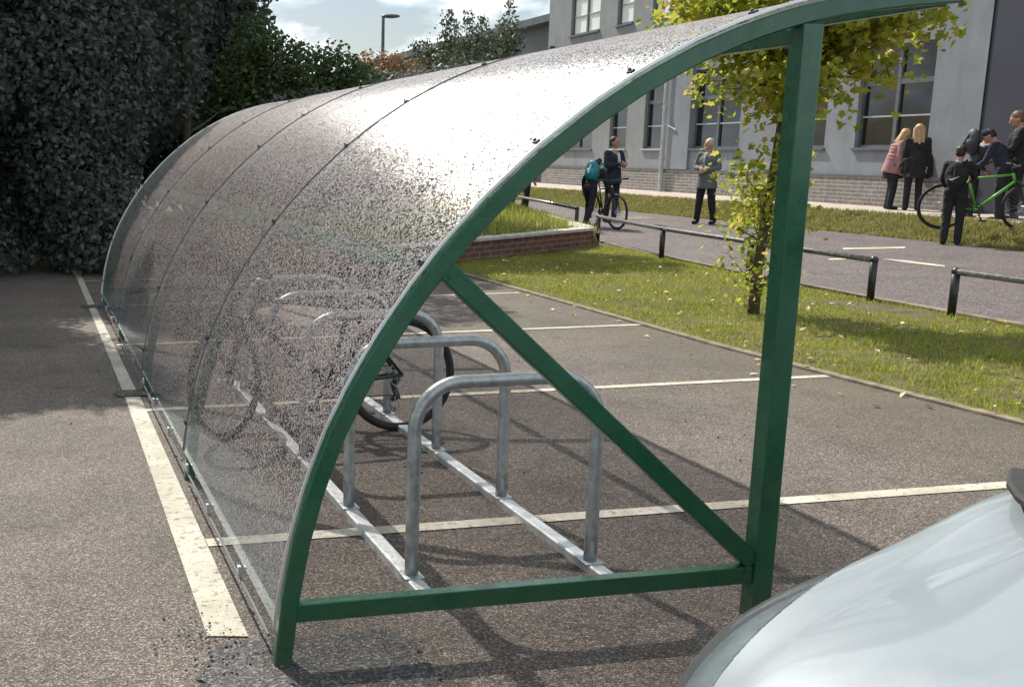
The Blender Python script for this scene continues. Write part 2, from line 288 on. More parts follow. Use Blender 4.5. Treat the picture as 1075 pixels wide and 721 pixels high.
def seg(bm, a, b, r1, r2=None, n=12, caps=True):
    a = Vector(a); b = Vector(b); d = b-a; l = d.length
    if l < 1e-6: return
    r = bmesh.ops.create_cone(bm, cap_ends=caps, segments=n, radius1=r1, radius2=r1 if r2 is None else r2, depth=l)
    bmesh.ops.rotate(bm, cent=(0, 0, 0), matrix=d.to_track_quat('Z', 'Y').to_matrix(), verts=r['verts'])
    bmesh.ops.translate(bm, vec=(a+b)/2, verts=r['verts'])
def ball(bm, c, r, s=(1, 1, 1), n=2, rot=None):
    q = bmesh.ops.create_icosphere(bm, subdivisions=n, radius=r); bmesh.ops.scale(bm, vec=s, verts=q['verts'])
    if rot is not None: bmesh.ops.rotate(bm, cent=(0, 0, 0), matrix=rot, verts=q['verts'])
    bmesh.ops.translate(bm, vec=c, verts=q['verts'])
def sweep(bm, pts, prof, up=Vector((0, 1, 0)), closed=False, caps=True):
    """sweep profile (list of (a,b)) along pts; a along side = t x up, b along up"""
    pts = [Vector(p) for p in pts]; n = len(pts); rings = []
    for i, p in enumerate(pts):
        if closed: t = pts[(i+1) % n]-pts[i-1]
        else: t = pts[min(i+1, n-1)]-pts[max(i-1, 0)]
        t.normalize(); side = t.cross(up)
        if side.length < 1e-4: side = Vector((1, 0, 0))
        side.normalize(); uu = side.cross(t).normalized()
        rings.append([bm.verts.new(p+side*a+uu*b) for a, b in prof])
    m = len(prof)
    for i in range(n if closed else n-1):
        A = rings[i]; Bq = rings[(i+1) % n]
        for j in range(m): bm.faces.new((A[j], A[(j+1) % m], Bq[(j+1) % m], Bq[j]))
    if caps and not closed:
        bm.faces.new(rings[0][::-1]); bm.faces.new(rings[-1])
    return rings
def circ(r, n=12): return [(r*math.cos(2*PI*i/n), r*math.sin(2*PI*i/n)) for i in range(n)]
def rect(w, h, b=.004):
    w /= 2; h /= 2; return [(-w+b, -h), (w-b, -h), (w, -h+b), (w, h-b), (w-b, h), (-w+b, h), (-w, h-b), (-w, -h+b)]
def fixn(bm): bmesh.ops.recalc_face_normals(bm, faces=bm.faces)
def sheet(name, pts, z, mat, kind='structure', sub=0):
    bm = B(); vs = [bm.verts.new((x, y, z if not callable(z) else z(x, y))) for x, y in pts]; bm.faces.new(vs); fixn(bm)
    if bm.faces[:][0].normal.z < 0: bmesh.ops.reverse_faces(bm, faces=bm.faces[:])
    return tag(obj(name, bm, mat), kind=kind)
def copytree(o, parent=None):
    c = o.copy(); COL.objects.link(c); c.parent = parent
    for ch in list(o.children): copytree(ch, c)
    return c

# ------------------------------------------------------------------ ground
def kx(y): return 5.28+.0 if y > 8 else 5.28+(8-y)*.075*((8-y)/8+.4)      # edge between tarmac and verge
def vx(y):                                                              # edge between verge and road
    if y < 10: return 8.38+.02*(y-8)
    return 8.42+.055*(y-10)+.009*(y-10)**2 if y < 24 else 8.42+.055*14+.009*196+.35*(y-24)
def mk_poly(name, left, right, ys, z, mat, nx=1, zf=None, kind='structure'):
    bm = B(); g = []
    for y in ys:
        a, b = left(y), right(y)
        row = []
        for i in range(nx+1):
            x = a+(b-a)*i/nx; row.append(bm.verts.new((x, y, z if zf is None else zf(x, y))))
        g.append(row)
    for i in range(len(ys)-1):
        for j in range(nx): bm.faces.new((g[i][j], g[i][j+1], g[i+1][j+1], g[i+1][j]))
    fixn(bm)
    if bm.faces[:][0].normal.z < 0: bmesh.ops.reverse_faces(bm, faces=bm.faces[:])
    return tag(obj(name, bm, mat, smooth=True), kind=kind)
sheet('ground', [(-900, -900), (900, -900), (900, 900), (-900, 900)], -.03, M['ground'])
ys = [ -14+.5*i for i in range(60)]
mk_poly('car_park', lambda y: -14, kx, ys, 0.0, M['asphalt'])
ysr = [-20+.6*i for i in range(200)]
mk_poly('road', vx, lambda y: 14.55+.1*max(0, y-30), ysr, 0.0, M['road'])
def vz(x, y):
    t = (x-kx(y))/max(.1, vx(y)-kx(y)); e = min(1, max(0, min(t, 1-t)*9))
    return .035*e+.02*e*noise.noise(Vector((x*1.3, y*1.3, 0)))
yv = [-14+.25*i for i in range(170)]
mk_poly('grass_verge', kx, vx, yv, 0, M['soil'], 14, vz)
def bankz(x, y):
    t = min(1, max(0, (x-14.5)/1.1)); return .3*t*t*(3-2*t)+.02*noise.noise(Vector((x*2, y*2, 5)))*(t*(1-t)*4)
mk_poly('grass_bank', lambda y: 14.5+.1*max(0, y-30), lambda y: 15.6+.1*max(0, y-30), [-20+.4*i for i in range(300)], 0, M['soil'], 6, lambda x, y: bankz(x-.1*max(0, y-30), y))
mk_poly('pavement', lambda y: 15.55+.1*max(0, y-30), lambda y: 40, [-20, 0, 10, 20, 30, 60, 100], .3, M['pave'])
# edging between tarmac and verge
bm = B(); sweep(bm, [(kx(y)+.03, y, .006) for y in yv], rect(.07, .03, .005), Vector((0, 0, 1))); fixn(bm); tag(obj('kerb', bm, M['kerb']), kind='structure')
bm = B(); sweep(bm, [(vx(y)+.02, y, .008) for y in yv if y < 20], rect(.09, .05, .006), Vector((0, 0, 1))); fixn(bm); tag(obj('road_kerb', bm, M['kerb']), kind='structure')
# painted lines (each a sheet 4 mm proud)
for i, (Y, x0, x1, w) in enumerate([(1.83, .64, 5.4, .09), (4.235, .64, 5.4, .09), (6.64, .64, 5.33, .075), (9.01, .64, 5.28, .07), (11.36, .6, 5.2, .06), (13.7, .6, 5.1, .06)]):
    sheet('bay_line', [(x0, Y-w/2), (x1, Y-w/2), (x1, Y+w/2), (x0, Y+w/2)], .004, M['line'])
sheet('lane_line', [(.505, 3.36), (.635, 3.33), (.642, 7.02), (.545, 7.02)], .0045, M['line2'])
sheet('lane_line', [(.545, 7.22), (.635, 7.22), (.61, 11.25), (.54, 11.25)], .0045, M['line2'])
sheet('lane_line', [(.54, 11.5), (.61, 11.5), (.6, 16), (.53, 16)], .0045, M['line2'])
def blob(name, cx, cy, rx, ry, z, mat, n=220, seed=0):
    pts = []
    for i in range(n):
        a = 2*PI*i/n; k = 1+.2*noise.noise(Vector((math.cos(a)*1.6, math.sin(a)*1.6, seed)))+.09*noise.noise(Vector((math.cos(a)*9, math.sin(a)*9, seed)))+.05*random.random(); c, s = math.cos(a), math.sin(a)
        e = 4; q = (abs(c)**e+abs(s)**e)**(-1/e); pts.append((cx+rx*q*c*k, cy+ry*q*s*k))
    return sheet(name, pts, z, mat)
blob('tarmac_patch', .80, 3.02, .34, .26, .009, M['patch'], seed=1)
blob('tarmac_patch', .66, 7.12, .17, .09, .009, M['patch'], seed=2)
blob('tarmac_patch', .64, 11.38, .17, .10, .009, M['patch'], seed=3)
# faint marks on the road
for i, p in enumerate([[(885, 260.6), (950, 259.4), (950, 261.2), (885, 262.4)], [(925, 271.8), (950, 273.6), (992, 279), (992, 280.8), (950, 276)], [(870, 272), (888, 271), (888, 273), (870, 273.5)]]):
    sheet('road_marking', [tuple(G(*q)[:2]) for q in p], .006, M['line'])
# square cover in the far path
sheet('drain_cover', [(12.9, 22.6), (13.6, 22.6), (13.6, 23.4), (12.9, 23.4)], .006, M['kerb'])

# scattered small faces -------------------------------------------------------
def scatter_quads(name, P, Nn, size, mat, parent=None, aspect=.6, shape='quad', fold=.25):
    """one leaf per point, P (n,3), Nn (n,3) leaf normal, size (n,)"""
    n = len(P); Nn = Nn/np.linalg.norm(Nn, axis=1)[:, None]
    rv = rng.normal(size=(n, 3)); T = np.cross(Nn, rv); T /= np.linalg.norm(T, axis=1)[:, None]; Bt = np.cross(Nn, T)
    if shape == 'quad': tpl = [(-.5, 0, 0), (0, -.5*aspect, fold*.2), (.5, 0, 0), (0, .5*aspect, fold*.2)]; faces = [(0, 1, 2, 3)]
    elif shape == 'leaf': tpl = [(-.5, 0, 0), (-.15, -.5*aspect, fold*.25), (.5, 0, -.05), (-.15, .5*aspect, fold*.25)]; faces = [(0, 1, 2), (0, 2, 3)]
    elif shape == 'maple':
        tpl = [(-.5, 0, 0), (-.38, -.34, .06), (-.12, -.26, .04), (.02, -.52, .10), (.16, -.22, .03), (.52, 0, -.1), (.16, .22, .03), (.02, .52, .10), (-.12, .26, .04), (-.38, .34, .06)]
        faces = [(0, 1, 2, 3, 4, 5), (0, 5, 6, 7, 8, 9)]
    t = np.array(tpl); k = len(t)
    V = P[:, None, :]+size[:, None, None]*(t[None, :, 0, None]*T[:, None, :]+t[None, :, 1, None]*Bt[:, None, :]+t[None, :, 2, None]*Nn[:, None, :])
    V = V.reshape(-1, 3); me = bpy.data.meshes.new(name)
    nf = len(faces); fl = [len(f) for f in faces]; base = (np.arange(n)*k)
    loops = np.concatenate([base[:, None]+np.array(f)[None, :] for f in faces], axis=1).reshape(-1)
    me.vertices.add(len(V)); me.vertices.foreach_set('co', V.reshape(-1).astype(np.float32))
    me.loops.add(len(loops)); me.loops.foreach_set('vertex_index', loops.astype(np.int32))
    tot = np.tile(np.array(fl), n); st = np.concatenate([[0], np.cumsum(tot)[:-1]])
    me.polygons.add(len(tot)); me.polygons.foreach_set('loop_start', st.astype(np.int32)); me.polygons.foreach_set('loop_total', tot.astype(np.int32))
    me.update(calc_edges=True); me.validate()
    return link(name, me, mat, parent)
def blades(name, xy, zf, h, w, mat, kind='stuff', lean=.5):
    n = len(xy); z = np.array([zf(x, y) for x, y in xy]); a = rng.uniform(0, 2*PI, n); hh = h*rng.uniform(.4, 1.4, n)
    d = np.stack([np.cos(a), np.sin(a), 0*a], 1); base = np.stack([xy[:, 0], xy[:, 1], z-.005], 1)
    la = rng.uniform(0, 2*PI, n); ln = lean*hh*rng.uniform(.2, 1.2, n); tip = base+np.stack([np.cos(la)*ln, np.sin(la)*ln, hh], 1)
    V = np.stack([base-d*w/2, base+d*w/2, tip], 1).reshape(-1, 3)
    me = bpy.data.meshes.new(name); me.vertices.add(3*n); me.vertices.foreach_set('co', V.reshape(-1).astype(np.float32))
    me.loops.add(3*n); me.loops.foreach_set('vertex_index', np.arange(3*n, dtype=np.int32)); me.polygons.add(n)
    me.polygons.foreach_set('loop_start', np.arange(0, 3*n, 3, dtype=np.int32)); me.polygons.foreach_set('loop_total', np.full(n, 3, dtype=np.int32)); me.update(calc_edges=True)
    return tag(link(name, me, mat), kind=kind)
def pts_between(n, y0, y1, l, r, clump=.55, bare=None):
    out = []
    while len(out) < n:
        y = random.uniform(y0, y1); x = random.uniform(l(y)+.02, r(y)-.02)
        k = noise.noise(Vector((x*2.2, y*2.2, 1)))*.5+noise.noise(Vector((x*6, y*6, 2)))*.5+.5
        if bare and bare(x, y) > random.random(): continue
        if k > clump*random.random(): out.append((x, y))
    return np.array(out)
def bare(x, y): return max(0, 1-((x-7.9)/.5)**2-((y-9.1)/.9)**2)*1.1
blades('grass', pts_between(150000, 2.5, 16, kx, vx, .8, bare), vz, .024, .008, M['grass'])
blades('grass_tufts', pts_between(26000, 2.5, 16, kx, vx, 1.6, bare), vz, .042, .012, M['grass'])
blades('bank_grass', pts_between(70000, 9, 36, lambda y: 14.45, lambda y: 15.6, .9), bankz, .065, .024, M['grassd'])
xy = pts_between(420, 2.5, 15, lambda y: kx(y)-.5, vx, .5); nn = np.stack([rng.normal(0, .3, 420), rng.normal(0, .3, 420), np.ones(420)], 1)
P3 = np.array([(x, y, vz(x, y)+.03 if x > kx(y) else .012) for x, y in xy]); tag(scatter_quads('fallen_leaves', P3, nn, rng.uniform(.03, .07, 420), M['litter'], shape='leaf'), kind='stuff')
# grit on the tarmac near the patch
gp = np.array([(random.gauss(.5, .10), random.gauss(3.25, .12), .010) for _ in range(90)]+[(random.uniform(-1.5, 5), random.uniform(2.2, 9), .003) for _ in range(90)])
bm = B()
for x, y, z in gp:
    s = random.uniform(.002, .0055); bmesh.ops.create_icosphere(bm, subdivisions=1, radius=s, matrix=Matrix.Translation((x, y, z+s*.3)))
tag(obj('loose_grit', bm, M['patch']), kind='stuff')

# ------------------------------------------------------------------ raised bed and mound
A1, A2 = Vector((8.42, 16.08, 0)), Vector((3.4, 13.1, 0))
def wallobj():
    root = empty('retaining_wall', (A1.x, A1.y, 0), 0, 'low red brick retaining wall with pale coping holding the grassy mound', 'wall')
    d = (A2-A1); d.normalize(); n = Vector((d.y, -d.x, 0)); 
    bm = B(); sweep(bm, [Vector((0, 0, .14)), (A2-A1)+Vector((0, 0, .14))], rect(.22, .30, .004), Vector((0, 0, 1))); sweep(bm, [Vector((.06, .10, .139)), Vector((.9, 3.6, .139))], rect(.22, .298, .004), Vector((0, 0, 1))); fixn(bm)
    obj('brickwork', bm, M['brick'], root)
    bm = B(); sweep(bm, [Vector((.03, .02, .318)), (A2-A1)+Vector((0, 0, .318))], rect(.28, .05, .008), Vector((0, 0, 1))); sweep(bm, [Vector((.08, .17, .317)), Vector((.92, 3.6, .317))], rect(.28, .048, .008), Vector((0, 0, 1))); fixn(bm)
    obj('coping', bm, M['coping'], root)
wallobj()
def mz(x, y):
    # distance behind front wall
    d = (A2-A1).normalized(); n = Vector((-d.y, d.x)); n = n if n.y > 0 else -n
    dist = (x-A1.x)*n.x+(y-A1.y)*n.y; side = (A1.x+.25*(y-A1.y))-x
    return max(-.05, min(.34+.12*min(4, max(0, dist)), .24+.34*max(0, side)) + .03*noise.noise(Vector((x, y, 0)))) if dist > .0 and side > -.3 else -.05
bm = B(); g = []
for i in range(60):
    g.append([bm.verts.new((x, y, mz(x, y))) for x, y in [(2.2+.14*j, 12.6+.3*i) for j in range(72)]])
for i in range(59):
    for j in range(71):
        if max(v.co.z for v in (g[i][j], g[i][j+1], g[i+1][j+1], g[i+1][j])) > 0: bm.faces.new((g[i][j], g[i][j+1], g[i+1][j+1], g[i+1][j]))
for v in [v for v in bm.verts if not v.link_faces]: bm.verts.remove(v)
tag(obj('mound', bm, M['soil'], smooth=True), kind='structure')
pm = []
while len(pm) < 42000:
    y = random.uniform(13, 28); x = random.uniform(3, 12)
    if mz(x, y) > .2: pm.append((x, y))
blades('mound_grass', np.array(pm), mz, .13, .018, M['grass'])

# ------------------------------------------------------------------ cycle shelter
FY = [3.12, 5.15, 7.18, 9.21, 11.24]
prof = [(.668, 0), (.684, .214), (.719, .402), (.767, .584), (.835, .745), (.898, .879), (.995, 1.03), (1.082, 1.156), (1.167, 1.262), (1.31, 1.42), (1.472, 1.558), (1.62, 1.672), (1.771, 1.765), (1.94, 1.85), (2.107, 1.917), (2.25, 1.955), (2.36, 1.982), (2.52, 2.005), (2.66, 2.02), (2.82, 2.03)]
def resample(pts, n):
    P = [Vector((a, 0, b)) for a, b in pts]
    for _ in range(2): P = [P[0]]+[(P[i-1]+P[i]*2+P[i+1])/4 for i in range(1, len(P)-1)]+[P[-1]]
    d = [0]
    for i in range(1, len(P)): d.append(d[-1]+(P[i]-P[i-1]).length)
    out = []
    for k in range(n):
        s = d[-1]*k/(n-1); i = max(1, next((j for j in range(len(d)) if d[j] >= s), len(d)-1)); t = (s-d[i-1])/(d[i]-d[i-1]); out.append(P[i-1].lerp(P[i], t))
    return out
arc = resample(prof, 48)
def offset(pts, o):
    res = []
    for i, p in enumerate(pts):
        t = (pts[min(i+1, len(pts)-1)]-pts[max(i-1, 0)]).normalized(); nrm = Vector((-t.z, 0, t.x)); res.append(p+nrm*o)
    return res
sh = empty('cycle_shelter', (.7, 3.12, 0), 0, 'long green steel cycle shelter with curved rain-speckled clear roof', 'shelter')
O = Vector((.7, 3.12, 0))
def spart(name, bm, mat, smooth=False, parent=None):
    bmesh.ops.translate(bm, vec=-O, verts=bm.verts); fixn(bm); return obj(name, bm, mat, parent or sh, smooth)
TW = .055
mid = offset(arc, -TW/2)
for i, Y in enumerate(FY):
    bm = B(); w = TW if i in (0, 4) else .05
    sweep(bm, [p+Vector((0, Y, 0)) for p in mid], rect(w, w, .005), Vector((0, 1, 0))); spart('arch', bm, M['green'])
for Y in (FY[0], FY[-1]):
    bm = B(); box(bm, (2.315, Y, .958), (.068, .068, 1.895), bev=.004); spart('post', bm, M['green'])
    bm = B(); box(bm, (1.498, Y, .17), (1.565, .045, .058), bev=.003); spart('base_beam', bm, M['green'])
    bm = B(); a = Vector((1.19, Y-.002, 1.20)); b = Vector((2.28, Y-.002, .215)); sweep(bm, [a, b], rect(.058, .045, .004), Vector((0, 1, 0))); spart('brace', bm, M['green'])
    for q in [(2.255, .195), (1.2, 1.18)]:
        bm = B(); seg(bm, (q[0], Y-.031, q[1]), (q[0], Y-.022, q[1]), .007, n=8); spart('bolt', bm, M['green'])
oq = offset(arc, -.028); jq = min(range(len(oq)), key=lambda q: abs(oq[q].z-1.20)); tq = oq[jq+1]-oq[jq-1]; aq = -math.atan2(tq.z, tq.x)
for k in range(4):
    bm = B(); box(bm, (oq[jq].x, (FY[k]+FY[k+1])/2, oq[jq].z), (.075, FY[k+1]-FY[k]-.056, .05), None, bev=.004); bmesh.ops.rotate(bm, cent=(oq[jq].x, 0, oq[jq].z), matrix=Matrix.Rotation(aq, 3, 'Y'), verts=bm.verts); spart('purlin', bm, M['green'])
for nm, (x, z), s in ( ('eaves_beam', (2.315, 1.875), .05), ('edge_rail', (2.80, 1.985), .035)):
    for k in range(4):
        bm = B(); box(bm, (x, (FY[k]+FY[k+1])/2, z), (s, FY[k+1]-FY[k]-.056, s), bev=.004); spart(nm, bm, M['green'])
po = offset(arc, .012); pi_ = offset(arc, .008)
po = [p for p in po if p.z > .085]; pi_ = pi_[len(pi_)-len(po):]
def fine(pts):
    out = []
    for a, b in zip(pts[:-1], pts[1:]): out += [a, a.lerp(b, .5)]
    return out+[pts[-1]]
clipidx = []
for k in range(4):
    y0, y1 = FY[k]+(-.022 if k == 0 else .004), FY[k+1]-.004+(.026 if k == 3 else 0)
    bm = B(); ringo = [[bm.verts.new(p+Vector((0, y, 0))) for p in po] for y in np.linspace(y0, y1, 6)]; ringi = [[bm.verts.new(p+Vector((0, y, 0))) for p in pi_] for y in np.linspace(y0, y1, 6)]
    m = len(po); innerv = {v for r in ringi for v in r}
    for i in range(5):
        for j in range(m-1):
            bm.faces.new((ringo[i][j], ringo[i][j+1], ringo[i+1][j+1], ringo[i+1][j])); bm.faces.new((ringi[i][j], ringi[i+1][j], ringi[i+1][j+1], ringi[i][j+1]))
        bm.faces.new((ringo[i][0], ringo[i+1][0], ringi[i+1][0], ringi[i][0])); bm.faces.new((ringo[i][-1], ringi[i][-1], ringi[i+1][-1], ringo[i+1][-1]))
    for j in range(m-1):
        bm.faces.new((ringo[0][j], ringi[0][j], ringi[0][j+1], ringo[0][j+1])); bm.faces.new((ringo[5][j], ringo[5][j+1], ringi[5][j+1], ringi[5][j]))
    ivs = set(innerv); rim = [e for e in bm.edges if (e.verts[0] in ivs) == (e.verts[1] in ivs) and len(e.link_faces) == 2 and any((any(v in ivs for v in f.verts) and any(v not in ivs for v in f.verts)) for f in e.link_faces)]
    for f in bm.faces:
        f.material_index = 1 if all(v in innerv for v in f.verts) else 0
    bmesh.ops.split_edges(bm, edges=rim)
    po_ = spart('roof_panel', bm, M['perspex'], smooth=True); po_.data.materials.append(M['clear'])
# cover strips on joints and the sheet's bright edge
for i, Y in enumerate(FY):
    bm = B(); w = .010 if i in (0, 4) else .006; yy = Y+(-.028 if i == 0 else (.034 if i == 4 else 0))
    sweep(bm, [p+Vector((0, yy, 0)) for p in offset(arc, .0155)[2:]], rect(w, .005, .001), Vector((0, 1, 0))); spart('cover_strip', bm, M['alu'] if i in (0, 4) else M['wframe'])
    oc = offset(arc, .022)
    for (cx, cz) in ([] if i == 0 else [(.685, .25), (.80, .66)])+[(1.1, 1.276), (1.449, 1.556), (1.775, 1.77), (2.102, 1.917), (2.5, 2.0)]:
        j = min(range(len(oc)), key=lambda q: (oc[q].x-cx)**2+(oc[q].z-cz)**2); p = oc[j]
        bm = B(); box(bm, (p.x, Y-.002, p.z), (.018, .026, .008), Matrix.Rotation(-math.atan2((oc[min(j+1, 47)]-oc[j-1]).z, (oc[min(j+1, 47)]-oc[j-1]).x), 3, 'Y'), bev=.002); seg(bm, (p.x, Y, p.z), (p.x-.006, Y, p.z+.009), .005, n=8); spart('clip', bm, M['black'])
for k in range(4):     # bottom channel
    bm = B(); box(bm, (.664, (FY[k]+FY[k+1])/2, .086), (.008, FY[k+1]-FY[k]-.06, .010), bev=.002); spart('bottom_channel', bm, M['wframe'])
    for t in (.25, .6, .9):
        bm = B(); y = FY[k]+t*2.03; box(bm, (.661, y, .115), (.012, .022, .035), bev=.002); spart('clip', bm, M['galv'])

# ------------------------------------------------------------------ hoop rack
rk = empty('bicycle_rack', (1.65, 3.45, 0), 0, 'toast-rack of galvanised steel hoops welded to two floor rails', 'bike rack')
RO = Vector((1.65, 3.45, 0))
for x in (1.302, 2.004):
    bm = B(); box(bm, (x, 5.36, .022), (.052, 3.8, .02), bev=.003); box(bm, (x-.028, 5.36, .014), (.004, 3.8, .03)); box(bm, (x+.028, 5.36, .014), (.004, 3.8, .03))
    bmesh.ops.translate(bm, vec=-RO, verts=bm.verts); obj('floor_rail', bm, M['galvb'], rk)
hp = []; HW, HT, HR = .351, .742, .17
for i in range(6): hp.append((-HW, .03+(HT-HR-.03)*i/5))
for i in range(1, 13): a = PI/2*i/12; hp.append((-HW+HR-HR*math.cos(a), HT-HR+HR*math.sin(a)))
hp += [(-x, z) for x, z in hp[::-1]]
hoop_me = None
for i, Y in enumerate([3.66, 4.48, 5.30, 6.12, 6.94]):
    if hoop_me is None:
        bm = B(); sweep(bm, [Vector((x, 0, z)) for x, z in hp], circ(.0245, 16), Vector((0, 1, 0)))
        for s in (-1, 1): box(bm, (s*HW, 0, .034), (.075, .09, .006), bev=.001)
        fixn(bm); o = obj('hoop', bm, M['galv'], rk, True); hoop_me = o.data
        for p in hoop_me.polygons: p.use_smooth = True
    else: o = link('hoop', hoop_me, None, rk)
    o.location = (1.653-RO.x, Y-RO.y, 0)

# ------------------------------------------------------------------ bicycles
def torus(bm, c, R_, r, n=48, m=8):
    sweep(bm, [Vector((c[0]+R_*math.cos(2*PI*i/n), c[1], c[2]+R_*math.sin(2*PI*i/n))) for i in range(n)], circ(r, m), Vector((0, 1, 0)), closed=True); fixn(bm)
def bicycle(name, label, frame_mat, loc, heading, lean=0, scale=1.0, steer=0, group=None):
    t = empty(name, loc, 0, label, 'bicycle', group); t.rotation_euler = (lean, 0, heading); t.scale = (scale,)*3
    rw, fw = (-.52, 0, .335), (.52, 0, .335)
    for k, c in enumerate((rw, fw)):
        bm = B(); torus(bm, (0, 0, 0), .30, .010); 
        w = obj('wheel', bm, M['black'], t, True); w.location = c
        if k: w.rotation_euler = (0, 0, steer)
        bm = B(); torus(bm, (0, 0, 0), .318, .022); obj('tyre', bm, M['rubber'], w, True)
        bm = B()
        for q in range(28):
            a = 2*PI*q/28; s = .02*(1 if q % 2 else -1); seg(bm, (.02*math.cos(a+1.2*(1 if q % 4 < 2 else -1)), s, .02*math.sin(a+1.2*(1 if q % 4 < 2 else -1))), (.297*math.cos(a), 0, .297*math.sin(a)), .0013, n=4)
        obj('spokes', bm, M['steel'], w)
        bm = B(); seg(bm, (0, -.05, 0), (0, .05, 0), .018); torus(bm, (0, .03, 0), .075, .004, 24, 6); obj('hub', bm, M['steel'], w)
    bb = Vector((-.09, 0, .29)); st = Vector((-.22, 0, .74)); hd = Vector((.33, 0, .80)); hb = Vector((.36, 0, .70)); ra = Vector(rw)
    bm = B(); seg(bm, st, hd, .016); seg(bm, bb, hb, .021); seg(bm, bb, st, .016); seg(bm, hd+(hd-hb)*.2, hb-(hd-hb)*.2, .020); seg(bm, bb-Vector((0, .05, 0)), bb+Vector((0, .05, 0)), .022)
    for s in (-1, 1): seg(bm, bb+Vector((0, s*.03, 0)), ra+Vector((0, s*.055, 0)), .010); seg(bm, st+Vector((0, s*.01, -.02)), ra+Vector((0, s*.055, 0)), .009)
    obj('frame', bm, frame_mat, t, True)
    bm = B()
    seg(bm, hb+Vector((.01, 0, -.02)), Vector((.40, 0, .66)), .02)
    for s in (-1, 1): seg(bm, Vector((.40, s*.06, .69)), Vector((.52, s*.06, .335)), .014, .010)
    box(bm, (.40, 0, .69), (.05, .14, .03)); obj('fork', bm, M['black'], t)
    bm = B(); seg(bm, hd, hd+Vector((-.03, 0, .09)), .014); seg(bm, hd+Vector((-.03, 0, .09)), hd+Vector((.04, 0, .12)), .013); hbp = hd+Vector((.04, 0, .12))
    sweep(bm, [hbp+Vector((-.05, -.31, .02)), hbp+Vector((-.01, -.18, .02)), hbp+Vector((0, -.06, 0)), hbp+Vector((0, .06, 0)), hbp+Vector((-.01, .18, .02)), hbp+Vector((-.05, .31, .02))], circ(.011, 8), Vector((0, 0, 1))); fixn(bm); o = obj('handlebar', bm, M['black'], t)
    for s in (-1, 1):
        bm = B(); seg(bm, hbp+Vector((-.03, s*.20, .02)), hbp+Vector((-.055, s*.33, .02)), .017); g_ = obj('grip', bm, M['rubber'], o)
    bm = B(); top = st+Vector((-.05, 0, .17)); seg(bm, st, top, .013); obj('seat_post', bm, M['steel'], t)
    bm = B(); ball(bm, top+Vector((-.05, 0, .02)), .1, (1.0, .75, .3)); ball(bm, top+Vector((.07, 0, .02)), .07, (1.6, .35, .3)); obj('saddle', bm, M['rubber'], t, True)
    bm = B(); torus(bm, bb+Vector((0, -.045, 0)), .085, .006, 28, 6); torus(bm, bb+Vector((0, -.045, 0)), .05, .005, 20, 6)
    for s, a in ((-1, -1.1), (1, PI-1.1)):
        d = Vector((math.cos(a), 0, math.sin(a)))*.17; seg(bm, bb+Vector((0, s*.06, 0)), bb+Vector((0, s*.075, 0))+d, .010)
    ck = obj('crank', bm, M['black'], t)
    for s, a in ((-1, -1.1), (1, PI-1.1)):
        bm = B(); d = Vector((math.cos(a), 0, math.sin(a)))*.17; box(bm, bb+Vector((0, s*.12, 0))+d, (.09, .08, .022), bev=.004); obj('pedal', bm, M['black'], ck)
    bm = B(); sweep(bm, [bb+Vector((0, -.045, .085)), ra+Vector((0, -.045, .045))], rect(.008, .006, .001), Vector((0, 0, 1))); sweep(bm, [bb+Vector((0, -.045, -.085)), ra+Vector((.02, -.045, -.13))], rect(.008, .006, .001), Vector((0, 0, 1))); fixn(bm); obj('chain', bm, M['black'], t)
    bm = B(); box(bm, ra+Vector((.01, -.055, -.10)), (.035, .03, .12), Matrix.Rotation(.3, 3, 'Y'), bev=.006); ball(bm, ra+Vector((.02, -.055, -.15)), .022); ball(bm, ra+Vector((0, -.06, -.04)), .028, (1, .7, 1)); obj('derailleur', bm, M['black'], t)
    return t
bicycle('parked_bicycle', 'dark mountain bicycle leaning in the hoop rack', M['black'], (1.495, 5.84, 0), PI, .08, .95, .75)

